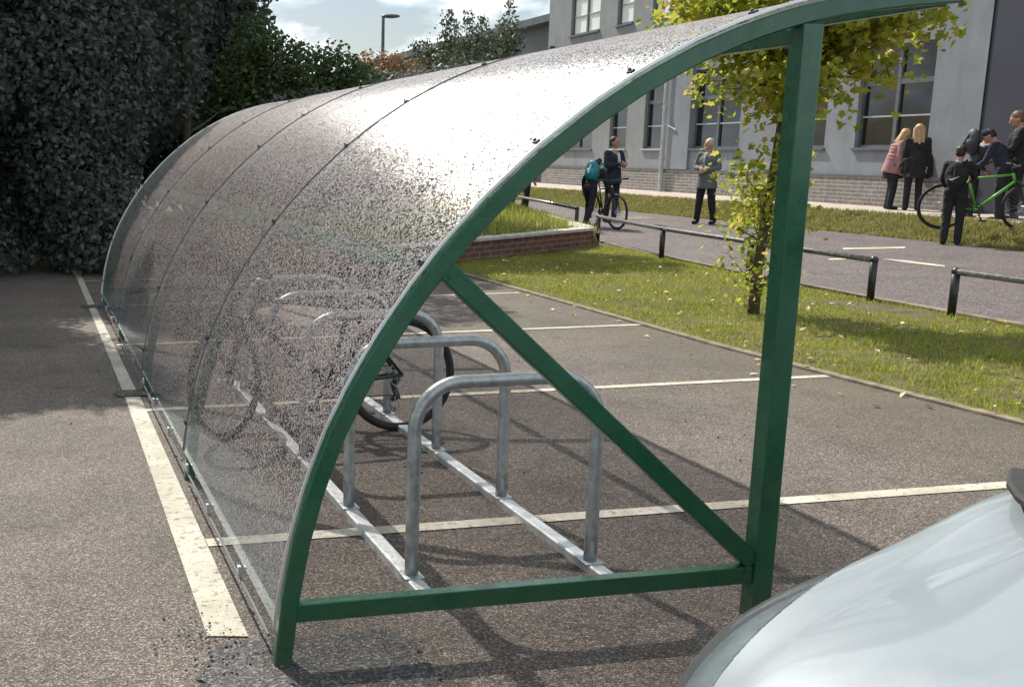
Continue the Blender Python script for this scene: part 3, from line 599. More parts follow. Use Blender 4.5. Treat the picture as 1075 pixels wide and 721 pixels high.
# ------------------------------------------------------------------ people
DG = bpy.context.evaluated_depsgraph_get
def remeshed(name, bm, mat, parent, voxel=.012, sm=4):
    me = bpy.data.meshes.new('tmp'); bm.to_mesh(me); bm.free(); o = bpy.data.objects.new('tmp', me); COL.objects.link(o)
    m = o.modifiers.new('r', 'REMESH'); m.mode = 'VOXEL'; m.voxel_size = voxel
    s = o.modifiers.new('s', 'SMOOTH'); s.factor = .5; s.iterations = sm
    bpy.context.view_layer.update(); ev = o.evaluated_get(DG()); me2 = bpy.data.meshes.new_from_object(ev); me2.name = name
    bpy.data.objects.remove(o); bpy.data.meshes.remove(me); me2.materials.clear()
    return link(name, me2, mat, parent, True)
def cap(bm, a, b, r1, r2):
    seg(bm, a, b, r1, r2, n=14); ball(bm, a, r1, n=2); ball(bm, b, r2, n=2)
def person(label, loc, heading, h=1.75, lean=0, twist=0, arms=None, legs=None, top='blackc', bottom='blackc', hair='haird', hairlen=0, skin='skin', coat=0, headtilt=0, headturn=0, shoe='blackc', skirt=None, quilt=False, shirt=False, cap_=False, opencoat=False, group=None, fat=1.0, hood=False):
    root = empty('person', loc, heading, label, 'person', group); k = h/1.75
    pel = Vector((0, 0, .93))
    ml = Matrix.Rotation(-lean, 3, 'X') @ Matrix.Rotation(twist, 3, 'Z')
    def up(p): return pel+ml @ (Vector(p)-pel)
    chest, neck, head = up((0, 0, 1.28)), up((0, -.01, 1.47)), None
    hm = Matrix.Rotation(-headtilt, 3, 'X') @ Matrix.Rotation(headturn, 3, 'Z')
    hc = neck+ml @ (hm @ Vector((0, .02, .145)))
    def hd(p): return hc+ml @ (hm @ Vector(p))
    arms = arms or {}
    aL = arms.get(-1, [(-.21, .02, 1.14), (-.22, .10, .90)]); aR = arms.get(1, [(.21, .02, 1.14), (.22, .10, .90)])
    sh_ = {-1: up((-.175, 0, 1.41)), 1: up((.175, 0, 1.41))}
    el = {-1: up(aL[0]), 1: up(aR[0])}; wr = {-1: up(aL[1]), 1: up(aR[1])}
    legs = legs or {}
    lg = {s: legs.get(s, [(s*.10, .02, .50), (s*.11, -.02, .085)]) for s in (-1, 1)}
    hip = {s: Vector((s*.09, 0, .92)) for s in (-1, 1)}; kn = {s: Vector(lg[s][0]) for s in (-1, 1)}; an = {s: Vector(lg[s][1]) for s in (-1, 1)}
    # one continuous body
    bm = B(); cap(bm, up((0, 0, .98)), chest, .11, .125); cap(bm, chest, up((0, 0, 1.40)), .12, .09); cap(bm, up((-.13, 0, 1.40)), up((.13, 0, 1.40)), .055, .055)
    cap(bm, neck-Vector((0, 0, .05)), hd((0, -.02, -.08)), .052, .048)
    ball(bm, hd((0, 0, .01)), .1, (.78, .95, 1.08), 3); ball(bm, hd((0, .035, -.05)), .065, (.85, .9, 1.0), 3); cap(bm, hd((0, .095, .01)), hd((0, .115, -.025)), .010, .014)
    for s in (-1, 1): ball(bm, hd((s*.082, -.005, -.01)), .03, (.35, .7, 1), 2)
    for s in (-1, 1):
        cap(bm, sh_[s], el[s], .045, .036); cap(bm, el[s], wr[s], .036, .026)
        d = (wr[s]-el[s]).normalized(); side = d.cross(Vector((s, 0, 0.2))).normalized(); pn = d.cross(side).normalized()
        palm = wr[s]+d*.06; cap(bm, wr[s], palm, .026, .030); 
        for q in range(4):
            o_ = side*((q-1.5)*.021); ln = (.062, .075, .07, .055)[q]; m1 = palm+d*.03+o_; m2 = m1+d*ln*.55; m3 = m2+(d*.7-pn*s*.5)*ln*.5
            cap(bm, palm+o_*.7, m1, .011, .0095); cap(bm, m1, m2, .0095, .009); cap(bm, m2, m3, .009, .0075)
        cap(bm, wr[s]+d*.025, wr[s]+d*.055+side*.042, .013, .011); cap(bm, wr[s]+d*.055+side*.042, wr[s]+d*.09+side*.045, .011, .009)
        cap(bm, hip[s]+Vector((0, 0, .02)), kn[s], .082, .052); cap(bm, kn[s], an[s], .052, .036); cap(bm, an[s], an[s]+Vector((0, .11, -.05)), .036, .026)
    ball(bm, (0, 0, .95), .13, (1.1, .85, .9), 2)
    body = remeshed('body', bm, M[skin], root, .011, 3)
    for s in (-1, 1):
        bm = B(); ball(bm, hd((s*.031, .088, .012)), .010); obj('eye', bm, M['eye'], root)
    bm = B(); cap(bm, hd((-.022, .094, -.058)), hd((.022, .094, -.058)), .005, .005); obj('mouth', bm, M['skinr'], root)
    # trousers
    bm = B(); f = fat
    for s in (-1, 1):
        cap(bm, hip[s]+Vector((0, 0, .02)), kn[s], .098*f, .070*f); cap(bm, kn[s], an[s]+Vector((0, 0, -.01)), .070*f, .058*f)
    ball(bm, (0, 0, .95), .15*f, (1.1, .85, .95), 2); remeshed('trousers', bm, M[bottom], root, .016)
    if skirt:
        bm = B(); seg(bm, (0, .0, .66), (0, 0, .98), .21, .15, 20); remeshed('skirt', bm, M[skirt], root, .016)
    # top
    bm = B(); cl = coat
    cap(bm, up((0, 0, .98)), chest, .135*f, .15*f); cap(bm, up((-.05, 0, 1.28)), up((.05, 0, 1.28)), .135*f, .135*f); cap(bm, up((-.13, -.01, 1.395)), up((.13, -.01, 1.395)), .068, .068); cap(bm, chest, up((0, 0, 1.42)), .13*f, .075)
    if cl: seg(bm, up((0, 0, .93-cl)), up((0, 0, 1.15)), .19*f, .155*f, 20)
    for s in (-1, 1):
        cap(bm, sh_[s], el[s], .067, .056); cap(bm, el[s], wr[s]-(wr[s]-el[s])*.06, .056, .044)
    if quilt:
        for z in np.arange(.86, 1.40, .07):
            torus_r = .168 if z < 1.2 else .155; c = up((0, 0, z)); pts = [c+ml @ Vector((torus_r*1.03*math.cos(a), torus_r*.95*math.sin(a), 0)) for a in np.linspace(0, 2*PI, 20, endpoint=False)]
            sweep(bm, pts, circ(.026, 8), ml @ Vector((0, 0, 1)), closed=True)
    if hood: ball(bm, up((0, -.10, 1.44)), .09, (1.2, .7, .8), 2)
    remeshed('jacket', bm, M[top], root, .014)
    if shirt:
        bm = B(); pts = [up((0, .155*f, 1.12)), up((0, .160*f, 1.25)), up((0, .12, 1.40))]
        sweep(bm, pts, rect(.09, .03, .01), Vector((1, 0, 0))); 
        pts2 = [up((-.0, .07, 1.44)), up((0, .03, 1.475))]; seg(bm, pts2[0]-Vector((0, .06, 0)), pts2[1]-Vector((0, .04, -.01)), .062, .056, 14); fixn(bm); obj('shirt', bm, M['lining' if opencoat else 'shirt'], root, True)
        if not opencoat:
            bm = B(); sweep(bm, [up((0, .178*f, 1.08)), up((0, .182*f, 1.25)), up((0, .145, 1.40))], rect(.035, .012, .003), Vector((1, 0, 0))); fixn(bm); obj('tie', bm, M['navy'], root)
        else:
            bm = B(); box(bm, up((.0, .19, 1.14)), (.085, .006, .12), bev=.002); obj('badge', bm, M['shirt'], root)
    # shoes
    for s in (-1, 1):
        bm = B(); cap(bm, an[s]+Vector((0, -.03, -.035)), an[s]+Vector((0, .14, -.048)), .045, .036); cap(bm, an[s]+Vector((0, -.02, 0)), an[s]+Vector((0, .03, -.03)), .046, .04)
        remeshed('shoe', bm, M[shoe], root, .012)
    # hair
    bm = B(); ball(bm, hd((0, -.020, .035)), .101, (.84, .96, .96), 3); ball(bm, hd((0, -.045, -.01)), .083, (.93, .8, 1.0), 2)
    hr = random.Random(len(label))
    for _ in range(26):
        q = Vector((hr.gauss(0, 1), hr.gauss(-.4, 1), abs(hr.gauss(.2, 1)))).normalized(); ball(bm, hd((q.x*.078, -.02+q.y*.088, .035+q.z*.088)), .018, (1, 1, 1), 1)
    if hairlen:
        for s in (-.6, 0, .6): cap(bm, hd((s*.09, -.055, .03)), hd((s*.12, -.085+abs(s)*.06, -.10-hairlen)), .052, .038)
        for s in (-1, 1): cap(bm, hd((s*.075, .0, .03)), hd((s*.085, .01, -.06-hairlen*.7)), .032, .026)
    remeshed('hair', bm, M[hair], root, .011)
    if cap_:
        bm = B(); ball(bm, hd((0, -.01, .06)), .105, (.9, 1, .75), 3); box(bm, hd((0, .12, .05)), (.13, .1, .012), hm, bev=.004); obj('cap', bm, M['navy'], root, True)
    root.scale = (k, k, k); return root
def backpack(label, loc, heading, mat, lean=0, s=1.0, mark=False, hi=None):
    t = empty('backpack', loc, 0, label, 'backpack'); t.rotation_euler = (0, 0, heading); t.scale = (s,)*3
    mt = Matrix.Rotation(-lean, 3, 'X')
    bm = B(); ball(bm, mt @ Vector((0, -.02, .0)), .2, (.78, .5, 1.15), 3); ball(bm, mt @ Vector((0, -.07, -.08)), .14, (.9, .6, .9), 2); remeshed('bag', bm, M[mat], t, .014)
    bm = B(); sweep(bm, [mt @ Vector((0, -.135, .12)), mt @ Vector((0, -.155, 0)), mt @ Vector((0, -.165, -.10))], rect(.03, .02, .004), Vector((1, 0, 0))); fixn(bm); obj('zip', bm, M[hi or 'greyc'], t)
    for q in (-1, 1):
        bm = B(); sweep(bm, [mt @ Vector((q*.09, .05, .2)), mt @ Vector((q*.11, .16, .24)), mt @ Vector((q*.12, .30, .14)), mt @ Vector((q*.13, .28, -.02)), mt @ Vector((q*.12, .08, -.16))], rect(.045, .012, .003), Vector((1, 0, 0))); fixn(bm); obj('strap', bm, M[mat], t)
    if mark:
        bm = B(); pts = [mt @ Vector((x, -.172, z)) for x, z in [(-.06, -.045), (-.045, -.06), (-.02, -.058), (.02, -.04), (.075, -.01)]]; rr = [.004, .013, .014, .009, .002]
        ring = [[bm.verts.new(p+Vector((0, 0, w))), bm.verts.new(p-Vector((0, 0, w)))] for p, w in zip(pts, rr)]
        for a, b in zip(ring[:-1], ring[1:]): bm.faces.new((a[0], a[1], b[1], b[0]))
        r = bmesh.ops.extrude_face_region(bm, geom=bm.faces[:]); bmesh.ops.translate(bm, vec=(0, -.004, 0), verts=[v for v in r['geom'] if isinstance(v, bmesh.types.BMVert)]); fixn(bm)
        obj('white_mark', bm, M['shirt'], t)
    return t
def toward(a, b): return math.atan2(b[1]-a[1], b[0]-a[0])-PI/2
CAMH = lambda p: toward(p, (0, 0))
# man in suit facing right of camera
p = (12.0, 21.9, 0); hh = CAMH(p)
person('man in dark suit and tie with hands clasped, behind the pushed bicycle', p, hh+.75, 1.78, arms={-1: [(-.24, .06, 1.16), (-.05, .24, 1.20)], 1: [(.24, .06, 1.16), (.05, .25, 1.18)]}, top='navy', bottom='navy', hair='haird', skin='skinr', shirt=True, coat=.14, headturn=.2)
p = (13.45, 20.75, 0); hh = CAMH(p)
person('woman in open grey blazer and black trousers with short blond hair', p, hh-.45, 1.72, arms={-1: [(-.24, .02, 1.15), (-.08, .22, 1.10)], 1: [(.24, .03, 1.15), (.05, .24, 1.14)]}, legs={-1: [(-.12, .0, .50), (-.17, -.04, .085)], 1: [(.12, .03, .5), (.16, .02, .085)]}, top='blazer', bottom='blackc', hair='hairg', shirt=True, opencoat=True, coat=.20, hairlen=.0, headturn=-.5, fat=1.08)
p = (10.75, 20.45, 0); hb = .35
person('boy in black bending forward over the bicycle he pushes', p, -.95, 1.42, lean=.5, arms={-1: [(-.30, .12, 1.22), (-.34, .30, 1.06)], 1: [(.24, .2, 1.2), (.26, .42, 1.05)]}, legs={-1: [(-.10, .20, .52), (-.12, .05, .085)], 1: [(.10, -.10, .50), (.12, -.42, .10)]}, hair='haird')
d = Vector((math.sin(.95), math.cos(.95), 0))
backpack('teal backpack on the back of the boy pushing a bicycle', (10.75+d.x*.06, 20.45+d.y*.06, 1.08), -.95, 'teal', lean=.45, s=.95, hi='shirt')
bicycle('pushed_bicycle', 'black bicycle wheeled along the path beside the boy with teal backpack', M['black'], (11.08, 20.42, 0), -1.62, .05, 1.0, .15)
# two figures beyond the arch
p = (11.3, 24.6, 0); person('dark-dressed walker beyond the low rail, nearer of two seen under the roof arch', p, -1.3, 1.62, lean=.1, legs={-1: [(-.1, .15, .5), (-.1, .12, .085)], 1: [(.1, -.02, .5), (.1, -.25, .1)]}, top='greyc', skin='skinr')
backpack('dark rucksack on the nearer walker under the roof arch', (11.3+.13, 24.6-.03, 1.15), -1.3, 'skirt', s=1.05)
p = (11.9, 26.6, 0); person('dark-dressed walker further up the path, second of two under the roof arch', p, -1.2, 1.55, top='blackc', legs={-1: [(-.1, .1, .5), (-.1, .1, .085)], 1: [(.1, -.02, .5), (.1, -.2, .1)]})
# three girls by the wall
g3 = G(933, 220, .3); person('girl in dusty pink quilted jacket with fair hair, by the wall', g3, -.5-PI/2, 1.60, lean=.18, top='pink', skirt='blackc', bottom='blackc', hair='hairb', hairlen=.12, quilt=True, coat=.16, hood=False, headtilt=.3, fat=1.12, skin='skinr')
g3 = G(956, 221, .3); person('girl in black blazer with long blond hair, between two friends', g3, CAMH(g3)+PI+.2, 1.66, top='blackc', skirt='blackc', hair='hairb', hairlen=.2, coat=.12, headtilt=.15)
g3 = G(973, 220, .3); person('girl in black with fair hair, right of the group of three', g3, CAMH(g3)+PI/2+.5, 1.60, lean=.15, top='blackc', skirt='blackc', hair='hairb', hairlen=.16, coat=.10, headtilt=.3)
g3 = G(945, 223, .3); backpack('black shoulder bag hanging between the pink jacket and the blond girl', Vector(g3)+Vector((0, 0, .85)), CAMH(g3)+PI, 'blackc', s=.72)
# boys with bicycles
b1 = G(997, 257, 0); hb = CAMH(b1)+PI; person('boy in black school clothes standing at the road edge, back turned', b1, hb-.15, 1.55, top='blackc', bottom='blackc', hair='haird', arms={1: [(.24, .12, 1.18), (.16, .36, 1.12)], -1: [(-.23, .05, 1.15), (-.2, .25, 1.02)]}, headtilt=.25, fat=1.05, skin='skinr')
fw = Vector((-math.sin(hb-.15), math.cos(hb-.15), 0)); backpack('black backpack with small white mark on the boy at the road edge', b1-fw*.19+Vector((0, 0, 1.08)), hb-.15, 'blackc', s=.95, mark=True)
b2 = G(1013, 231, .25); hb = CAMH(b2)+PI-.9; person('boy stooping behind the one at the road edge, beside the green bicycle', b2, hb, 1.62, lean=.42, top='greyc', bottom='blackc', hair='haird', headtilt=.2, arms={1: [(.24, .2, 1.18), (.16, .45, 1.1)], -1: [(-.23, .2, 1.15), (-.2, .4, 1.1)]}, skin='skinr')
fw = Vector((-math.sin(hb), math.cos(hb), 0)); backpack('grey backpack on the stooping boy beside the green bicycle', b2-fw*.02+Vector((0, 0, 1.34)), hb, 'greyc', lean=.4)
b3 = G(1047, 232, .27); hb = CAMH(b3)-PI/2-.2; person('boy in dark cap bending over the green bicycle', b3, hb, 1.62, lean=.35, top='navy', bottom='blackc', hair='haird', cap_=True, headtilt=.4, arms={1: [(.22, .2, 1.18), (.16, .42, 1.12)], -1: [(-.22, .2, 1.15), (-.18, .4, 1.1)]}, skin='skinr')
b4 = G(1061, 231, .27); hb = CAMH(b4)-PI/2+.1; person('tall boy in black blazer with short light brown hair, rightmost', b4, hb, 1.86, top='blackc', bottom='blackc', hair='hairr', headtilt=.35, lean=.04, arms={1: [(.22, .12, 1.18), (.16, .35, 1.05)], -1: [(-.22, .1, 1.15), (-.18, .33, 1.02)]}, fat=1.15)
r_, fr_ = G(986, 239, .24), G(1060, 240, .24)
dd = fr_-r_; bicycle('green_bicycle', 'lime green mountain bicycle held by the boys at the right', M['lime'], (r_.x+dd.x/dd.length*.57, r_.y+dd.y/dd.length*.57, .22), math.atan2(dd.y, dd.x), .05, 1.08, .3)
r2 = G(1071, 240, .02); bicycle('kerbside_bicycle', 'dark bicycle cut off by the right edge, nearest the road', M['black'], (r2.x+.5, r2.y-.35, .03), -.6, -.05, 1.0, .1)

# ------------------------------------------------------------------ school building
def fx(s): return 17.46+.043*(s-22.18)
bd = empty('school_building', (17.4, 20, .3), 0, 'grey rendered school building with dark-framed windows over a banded brick plinth', 'building')
BO = Vector((17.4, 20, .3)); nrm = Vector((-1, .043, 0)).normalized(); al = Vector((.043, 1, 0)).normalized()
def fp(s, z, o=0): return Vector((fx(s), s, z))+nrm*o-BO
def fbox(bm, s0, s1, z0, z1, o0, o1):
    v = [bm.verts.new(fp(s, z, o)) for s in (s0, s1) for z in (z0, z1) for o in (o0, o1)]
    for q in ((0, 1, 3, 2), (4, 6, 7, 5), (0, 4, 5, 1), (2, 3, 7, 6), (0, 2, 6, 4), (1, 5, 7, 3)): bm.faces.new([v[i] for i in q])
wins = [(34.27, 36.5, 1.5, 3.55), (31.96, 33.06, 1.5, 3.55), (29.82, 30.88, 1.5, 3.55), (25.96, 28.23, 1.5, 3.55), (22.62, 24.36, 1.5, 3.55), (19.50, 21.62, 1.5, 3.55),
        (34.16, 36.3, 5.19, 7.1), (31.95, 32.97, 5.19, 7.1), (29.62, 30.8, 5.19, 7.1), (25.96, 28.2, 5.19, 7.1), (22.62, 24.36, 5.19, 7.1), (19.5, 21.6, 5.19, 7.1)]
def wallgrid(name, s0, s1, z0, z1, mat):
    ss = sorted({s0, s1}|{w[0] for w in wins if s0 < w[0] < s1}|{w[1] for w in wins if s0 < w[1] < s1}); zs = sorted({z0, z1}|{w[2] for w in wins}|{w[3] for w in wins}); zs = [z for z in zs if z0 <= z <= z1]
    bm = B()
    for a, b in zip(ss[:-1], ss[1:]):
        for c, d_ in zip(zs[:-1], zs[1:]):
            m_, n_ = (a+b)/2, (c+d_)/2
            if any(w[0] < m_ < w[1] and w[2] < n_ < w[3] for w in wins): continue
            bm.faces.new([bm.verts.new(fp(*q)) for q in ((a, c), (a, d_), (b, d_), (b, c))])
    for w in wins:
        if not (s0 <= w[0] and w[1] <= s1): continue
        for q in (((w[0], w[2]), (w[1], w[2])), ((w[1], w[2]), (w[1], w[3])), ((w[1], w[3]), (w[0], w[3])), ((w[0], w[3]), (w[0], w[2]))):
            bm.faces.new([bm.verts.new(x) for x in (fp(*q[0]), fp(*q[1]), fp(*q[1], -.2), fp(*q[0], -.2))])
    bmesh.ops.remove_doubles(bm, verts=bm.verts, dist=.0005); return obj(name, bm, mat, bd)
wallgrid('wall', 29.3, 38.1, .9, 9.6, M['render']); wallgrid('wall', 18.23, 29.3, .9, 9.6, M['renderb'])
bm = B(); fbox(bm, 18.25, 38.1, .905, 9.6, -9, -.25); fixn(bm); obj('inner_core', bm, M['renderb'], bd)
bm = B(); fbox(bm, 38.1, 38.12, .3, 9.6, -9, -.0); fixn(bm); obj('end_wall', bm, M['renderc'], bd)
bm = B(); fbox(bm, 18.23, 38.14, .3, .9, -9, .03); fixn(bm); obj('plinth', bm, M['plinth'], bd)
bm = B(); fbox(bm, 18.23, 38.14, .9, .935, -.1, .05); fixn(bm); obj('plinth_cap', bm, M['wframe'], bd)
bm = B(); fbox(bm, 18.0, 38.3, 9.6, 9.8, -9.2, .25); fixn(bm); obj('roof', bm, M['slate'], bd)
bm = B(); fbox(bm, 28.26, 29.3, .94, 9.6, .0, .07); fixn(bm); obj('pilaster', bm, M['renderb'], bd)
bm = B(); p0 = fp(29.5, .3, .12); seg(bm, p0, fp(29.5, 9.6, .12), .06, n=12)
for z in (1.2, 2.6, 4, 5.4, 6.8, 8.2): seg(bm, fp(29.5, z, .12), fp(29.5, z+.06, .12), .08, n=12)
seg(bm, fp(29.5, 2.2, .12), fp(28.9, 2.0, .09), .02, n=8); obj('drainpipe', bm, M['wlight'], bd, False)
bm = B(); fbox(bm, 6, 18.23, .3, 9.7, -9, -.02); fixn(bm); obj('dark_cladding', bm, M['dark'], bd)
bm = B(); fbox(bm, 6, 16.2, .3, 3.6, -.02, .05); fixn(bm); obj('entrance_panel', bm, M['darker'], bd)
for wi, (a, b, c, d_) in enumerate(wins):
    wd = b-a; bm = B(); t = .055
    for q in ((a, a+t, c, d_), (b-t, b, c, d_), (a+t, b-t, c, c+t), (a+t, b-t, d_-t, d_)): fbox(bm, *q, -.16, -.09)
    if wd > 1.5: fbox(bm, (a+b)/2-.05, (a+b)/2+.05, c+t, d_-t, -.155, -.08)
    zt = c+(d_-c)*.64
    for q in ([(a+t, (a+b)/2-.05), ((a+b)/2+.05, b-t)] if wd > 1.5 else [(a+t, b-t)]): fbox(bm, *q, zt-.05, zt+.05, -.15, -.085)
    fixn(bm); w = obj('window', bm, M['wframe'], bd)
    bm = B(); z2 = c+(d_-c)*.31
    for q in ([(a+t, (a+b)/2-.05), ((a+b)/2+.05, b-t)] if wd > 1.5 else [(a+t, b-t)]): fbox(bm, *q, z2-.015, z2+.015, -.125, -.095)
    fixn(bm); obj('glazing_bar', bm, M['wlight'], w)
    bm = B(); fbox(bm, a+.01, b-.01, c+.01, d_-.01, -.14, -.13); fixn(bm); obj('pane', bm, M['glass'] if wi < 6 else M['white_pane'], w)
    bm = B(); fbox(bm, a-.05, b+.05, c-.05, c-.003, -.1, .06); fixn(bm); obj('sill', bm, M['wlight' if wi in (1, 2) else 'wframe'], w)
# further wing
wg = empty('far_wing', (17.9, 40, .3), 0, 'lower dark grey school wing with sloping eaves beyond the tall block', 'building')
WO = Vector((17.9, 40, .3))
def wbox(bm, x0, x1, y0, y1, z0, z1):
    box(bm, Vector(((x0+x1)/2, (y0+y1)/2, (z0+z1)/2))-WO, (x1-x0, y1-y0, z1-z0))
bm = B(); wbox(bm, 18.6, 27, 38.3, 62, .3, 5.9); obj('wall', bm, M['renderc'], wg)
bm = B(); wbox(bm, 18.2, 27.3, 38.2, 62.3, 5.9, 6.15)
obj('roof', bm, M['slate'], wg)
bm = B(); wbox(bm, 17.9, 18.6, 40.2, 42.4, .3, 4.7); obj('stair_bay', bm, M['wlight'], wg)
for y in (40.5, 41.5): bm = B(); wbox(bm, 17.87, 17.9, y, y+.6, 3.0, 4.2); obj('window', bm, M['glass'], wg)
for y in (45, 48, 52): bm = B(); wbox(bm, 18.57, 18.6, y, y+1.6, 3.6, 5.0); obj('window', bm, M['glass'], wg)

# ------------------------------------------------------------------ low trip rails
def triprail(label, pts, posts):
    t = empty('trip_rail', (*posts[0], 0), 0, label, 'railing', 'low metal rails between verge and road'); o0 = Vector((*posts[0], 0))
    bm = B(); P_ = [Vector((x, y, .43))-o0 for x, y in pts]; 
    if len(P_) == 2: P_ = [P_[0], P_[0].lerp(P_[1], .5), P_[1]]
    sweep(bm, P_, circ(.030, 12), Vector((0, 0, 1))); fixn(bm); obj('rail', bm, M['rail'], t, True)
    for x, y in posts:
        bm = B(); b = Vector((x, y, 0))-o0; seg(bm, b, b+Vector((0, 0, .43)), .036, n=12); ball(bm, b+Vector((0, 0, .43)), .042); obj('rail_post', bm, M['black'], t, True)
triprail('middle trip rail running from beside the brick wall to the young tree', [(9.206, 17.174), (8.64, 14.286), (8.42, 12.0), (8.246, 9.781)], [(9.206, 17.174), (8.64, 14.286), (8.42, 12.0), (8.246, 9.781)])
triprail('right-hand trip rail, cut off by the edge of the picture', [(8.168, 8.672), (8.1, 6.2), (8.05, 3.5)], [(8.168, 8.672), (8.1, 6.2), (8.05, 3.5)])
triprail('far trip rail above the grassy mound behind the brick wall', [(10.06, 19.6), (12.0, 28.0)], [(10.06, 19.6), (12.0, 28.0)])

# ------------------------------------------------------------------ lamp
lp = empty('street_lamp', tuple(atY(401, 100, 40)[:2])+(0,), 0, 'tall grey street lamp with flat oval head above the trees', 'street lamp')
bm = B(); zt = 1.55+(158-26)/1174*41; seg(bm, (0, 0, 0), (0, 0, zt), .09, .055); obj('pole', bm, M['wframe'], lp)
bm = B(); ball(bm, (.28, 0, zt+.02), .35, (1, .5, .22), 3); obj('lamp_head', bm, M['wframe'], lp, True)

# ------------------------------------------------------------------ trees
def limbs(bm, base, top, r0_, n, spread, rnd, lean=Vector((0, 0, 0)), start=.3):
    pts = [base.lerp(top, t)+Vector((rnd.gauss(0, .02), rnd.gauss(0, .02), 0))*(t*6*r0_+.5) for t in np.linspace(0, 1, 8)]
    for i in range(7): seg(bm, pts[i], pts[i+1], r0_*(1-.11*i), r0_*(1-.11*(i+1)), 9)
    tips = []
    for i in range(n):
        t = start+(1-start)*(i+.5)/n; p = pts[min(6, int(t*7))].lerp(pts[min(7, int(t*7)+1)], t*7 % 1); a = i*2.4+rnd.random(); ln = spread*(1.15-t*.6)*rnd.uniform(.7, 1.1)
        q = p+Vector((math.cos(a)*ln*.5, math.sin(a)*ln*.5, ln*.28)); e = q+Vector((math.cos(a+.3)*ln*.5, math.sin(a+.3)*ln*.5, ln*.30))
        rr = r0_*.38*(1-t*.5); seg(bm, p, q, rr, rr*.7, 7); seg(bm, q, e, rr*.7, rr*.3, 6); tips += [q, e]
        for _ in range(3):
            w = q.lerp(e, rnd.random()); z = w+Vector((rnd.gauss(0, 1), rnd.gauss(0, 1), rnd.gauss(.3, .7)))*ln*.25; seg(bm, w, z, rr*.35, rr*.15, 5); tips.append(z)
    return tips
def lobes_points(lobes, dens, shell=.55):
    P_ = []; Nn = []
    for (cx, cy, cz, rx, ry, rz) in lobes:
        n = int(dens*(rx*ry+ry*rz+rx*rz)/3*4*PI); d = rng.normal(size=(n, 3)); d /= np.linalg.norm(d, axis=1)[:, None]
        bump = np.array([1+.22*noise.noise(Vector((cx+v[0]*2.5, cy+v[1]*2.5, cz+v[2]*2.5)))+.14*noise.noise(Vector((cx+v[0]*7, cy+v[1]*7, cz+v[2]*7))) for v in d])
        r = (shell+(1.05-shell)*rng.random(n)**.5)*bump; q = d*r[:, None]*np.array([rx, ry, rz])+np.array([cx, cy, cz]); P_.append(q); Nn.append(d+rng.normal(size=(n, 3))*.8+np.array([0, 0, .4]))
    return np.concatenate(P_), np.concatenate(Nn)
def tree(name, label, cat, base, lobes, mat, leaf=.09, dens=180, trunk=(.16, 3.0), group=None, shape='leaf', seed=1, shell=.55, minz=.05, asp=.6):
    rnd = random.Random(seed); root = empty(name, base, 0, label, cat, group); b0 = Vector(base)
    lb = [(a-b0.x, b-b0.y, c-b0.z, d_, e, f) for a, b, c, d_, e, f in lobes]
    P_, Nn = lobes_points(lb, dens, shell); k = P_[:, 2] > minz; P_, Nn = P_[k], Nn[k]
    scatter_quads('crown', P_, Nn, leaf*rng.uniform(.65, 1.35, len(P_)), mat, root, shape=shape, aspect=asp)
    bm = B(); limbs(bm, Vector((0, 0, -.1)), Vector((0, 0, trunk[1])), trunk[0], 10, max(l[3] for l in lb)*.8, rnd); obj('trunk', bm, M['bark'], root, True)
    return root
# hedge masses at the left, in front
def lobecluster(cx, cy, h, w, d_, n, seed, zmin=.2):
    rn = random.Random(seed); L_ = []
    for i in range(n):
        z = zmin+(h-zmin)*rn.random(); k = (1-(z/h)**2*.45); L_.append((cx+rn.uniform(-w, w)*.6*k, cy+rn.uniform(-d_, d_)*.6*k, z, w*rn.uniform(.32, .5), d_*rn.uniform(.35, .5), h*rn.uniform(.10, .18)))
    L_.append((cx, cy, h*.42, w*.78, d_*.78, h*.42)); return L_
hedge = [(-7.4, 14.0, 6.6, 2.4, 1.8, 'overgrown dark shrub at the far left, standing over the tarmac'), (-4.4, 13.9, 6.6, 2.2, 1.8, 'tall dark shrub second from the left behind the lane line'), (-1.7, 14.0, 6.7, 1.75, 1.8, 'dense dark shrub where the lane line ends'), (.45, 15.4, 5.6, 1.5, 1.5, 'dark bush directly behind the far end of the cycle shelter')]
for i, (x, y, h, w, d_, lab) in enumerate(hedge):
    tree('dense_shrub', lab, 'shrub', (x, y, 0), lobecluster(x, y, h, w, d_, 26, 40+i)+([(x+q*w*.45, y-1.15, h-.9, .75, .7, .7) for q in (-1, 0, 1)] if i < 3 else []), M['leafHaze'], .085, 420, (.14, h*.7), 'dark shrubs screening the car park', seed=i)
def pix_lobes(spec, Y):
    """(u, v, radius m, squash) at a true distance Y"""
    out = []
    for s in spec:
        p = atY(s[0], s[1], Y+(s[4] if len(s) > 4 else 0)); out.append((p.x, p.y, p.z, s[2], s[2], s[2]*s[3]))
    return out
big = [(-9, 21.5, 10, 4.4, 'tall dark tree beyond the shrubs, furthest left'), (-3.2, 21.0, 9.6, 4.2, 'tall dark tree rising above the shrubs at upper left'), (1.0, 20.6, 8.6, 3.0, 'tall dark tree whose edge meets the open sky')]
for i, (x, y, h, w, lab) in enumerate(big):
    lb = lobecluster(x, y, h, w, w, 30, 60+i, 1.5)
    if i == 2: lb += pix_lobes([(215, -60, 1.1, 1.2), (222, 10, 1.0, 1.2), (218, 70, 1.1, 1.2), (240, 100, .8, 1), (160, 0, 1.5, 1.3), (170, 80, 1.4, 1.2), (232, -130, 1.0, 1.2), (190, -180, 1.4, 1.2), (246, 40, .55, 1), (200, 140, 1.2, 1)], 19.5)
    tree('broadleaf_tree', lab, 'tree', (x, y, 0), lb, M['leafHaze'], .16, 120, (.3, h*.75), 'tall trees beyond the car park', seed=20+i)
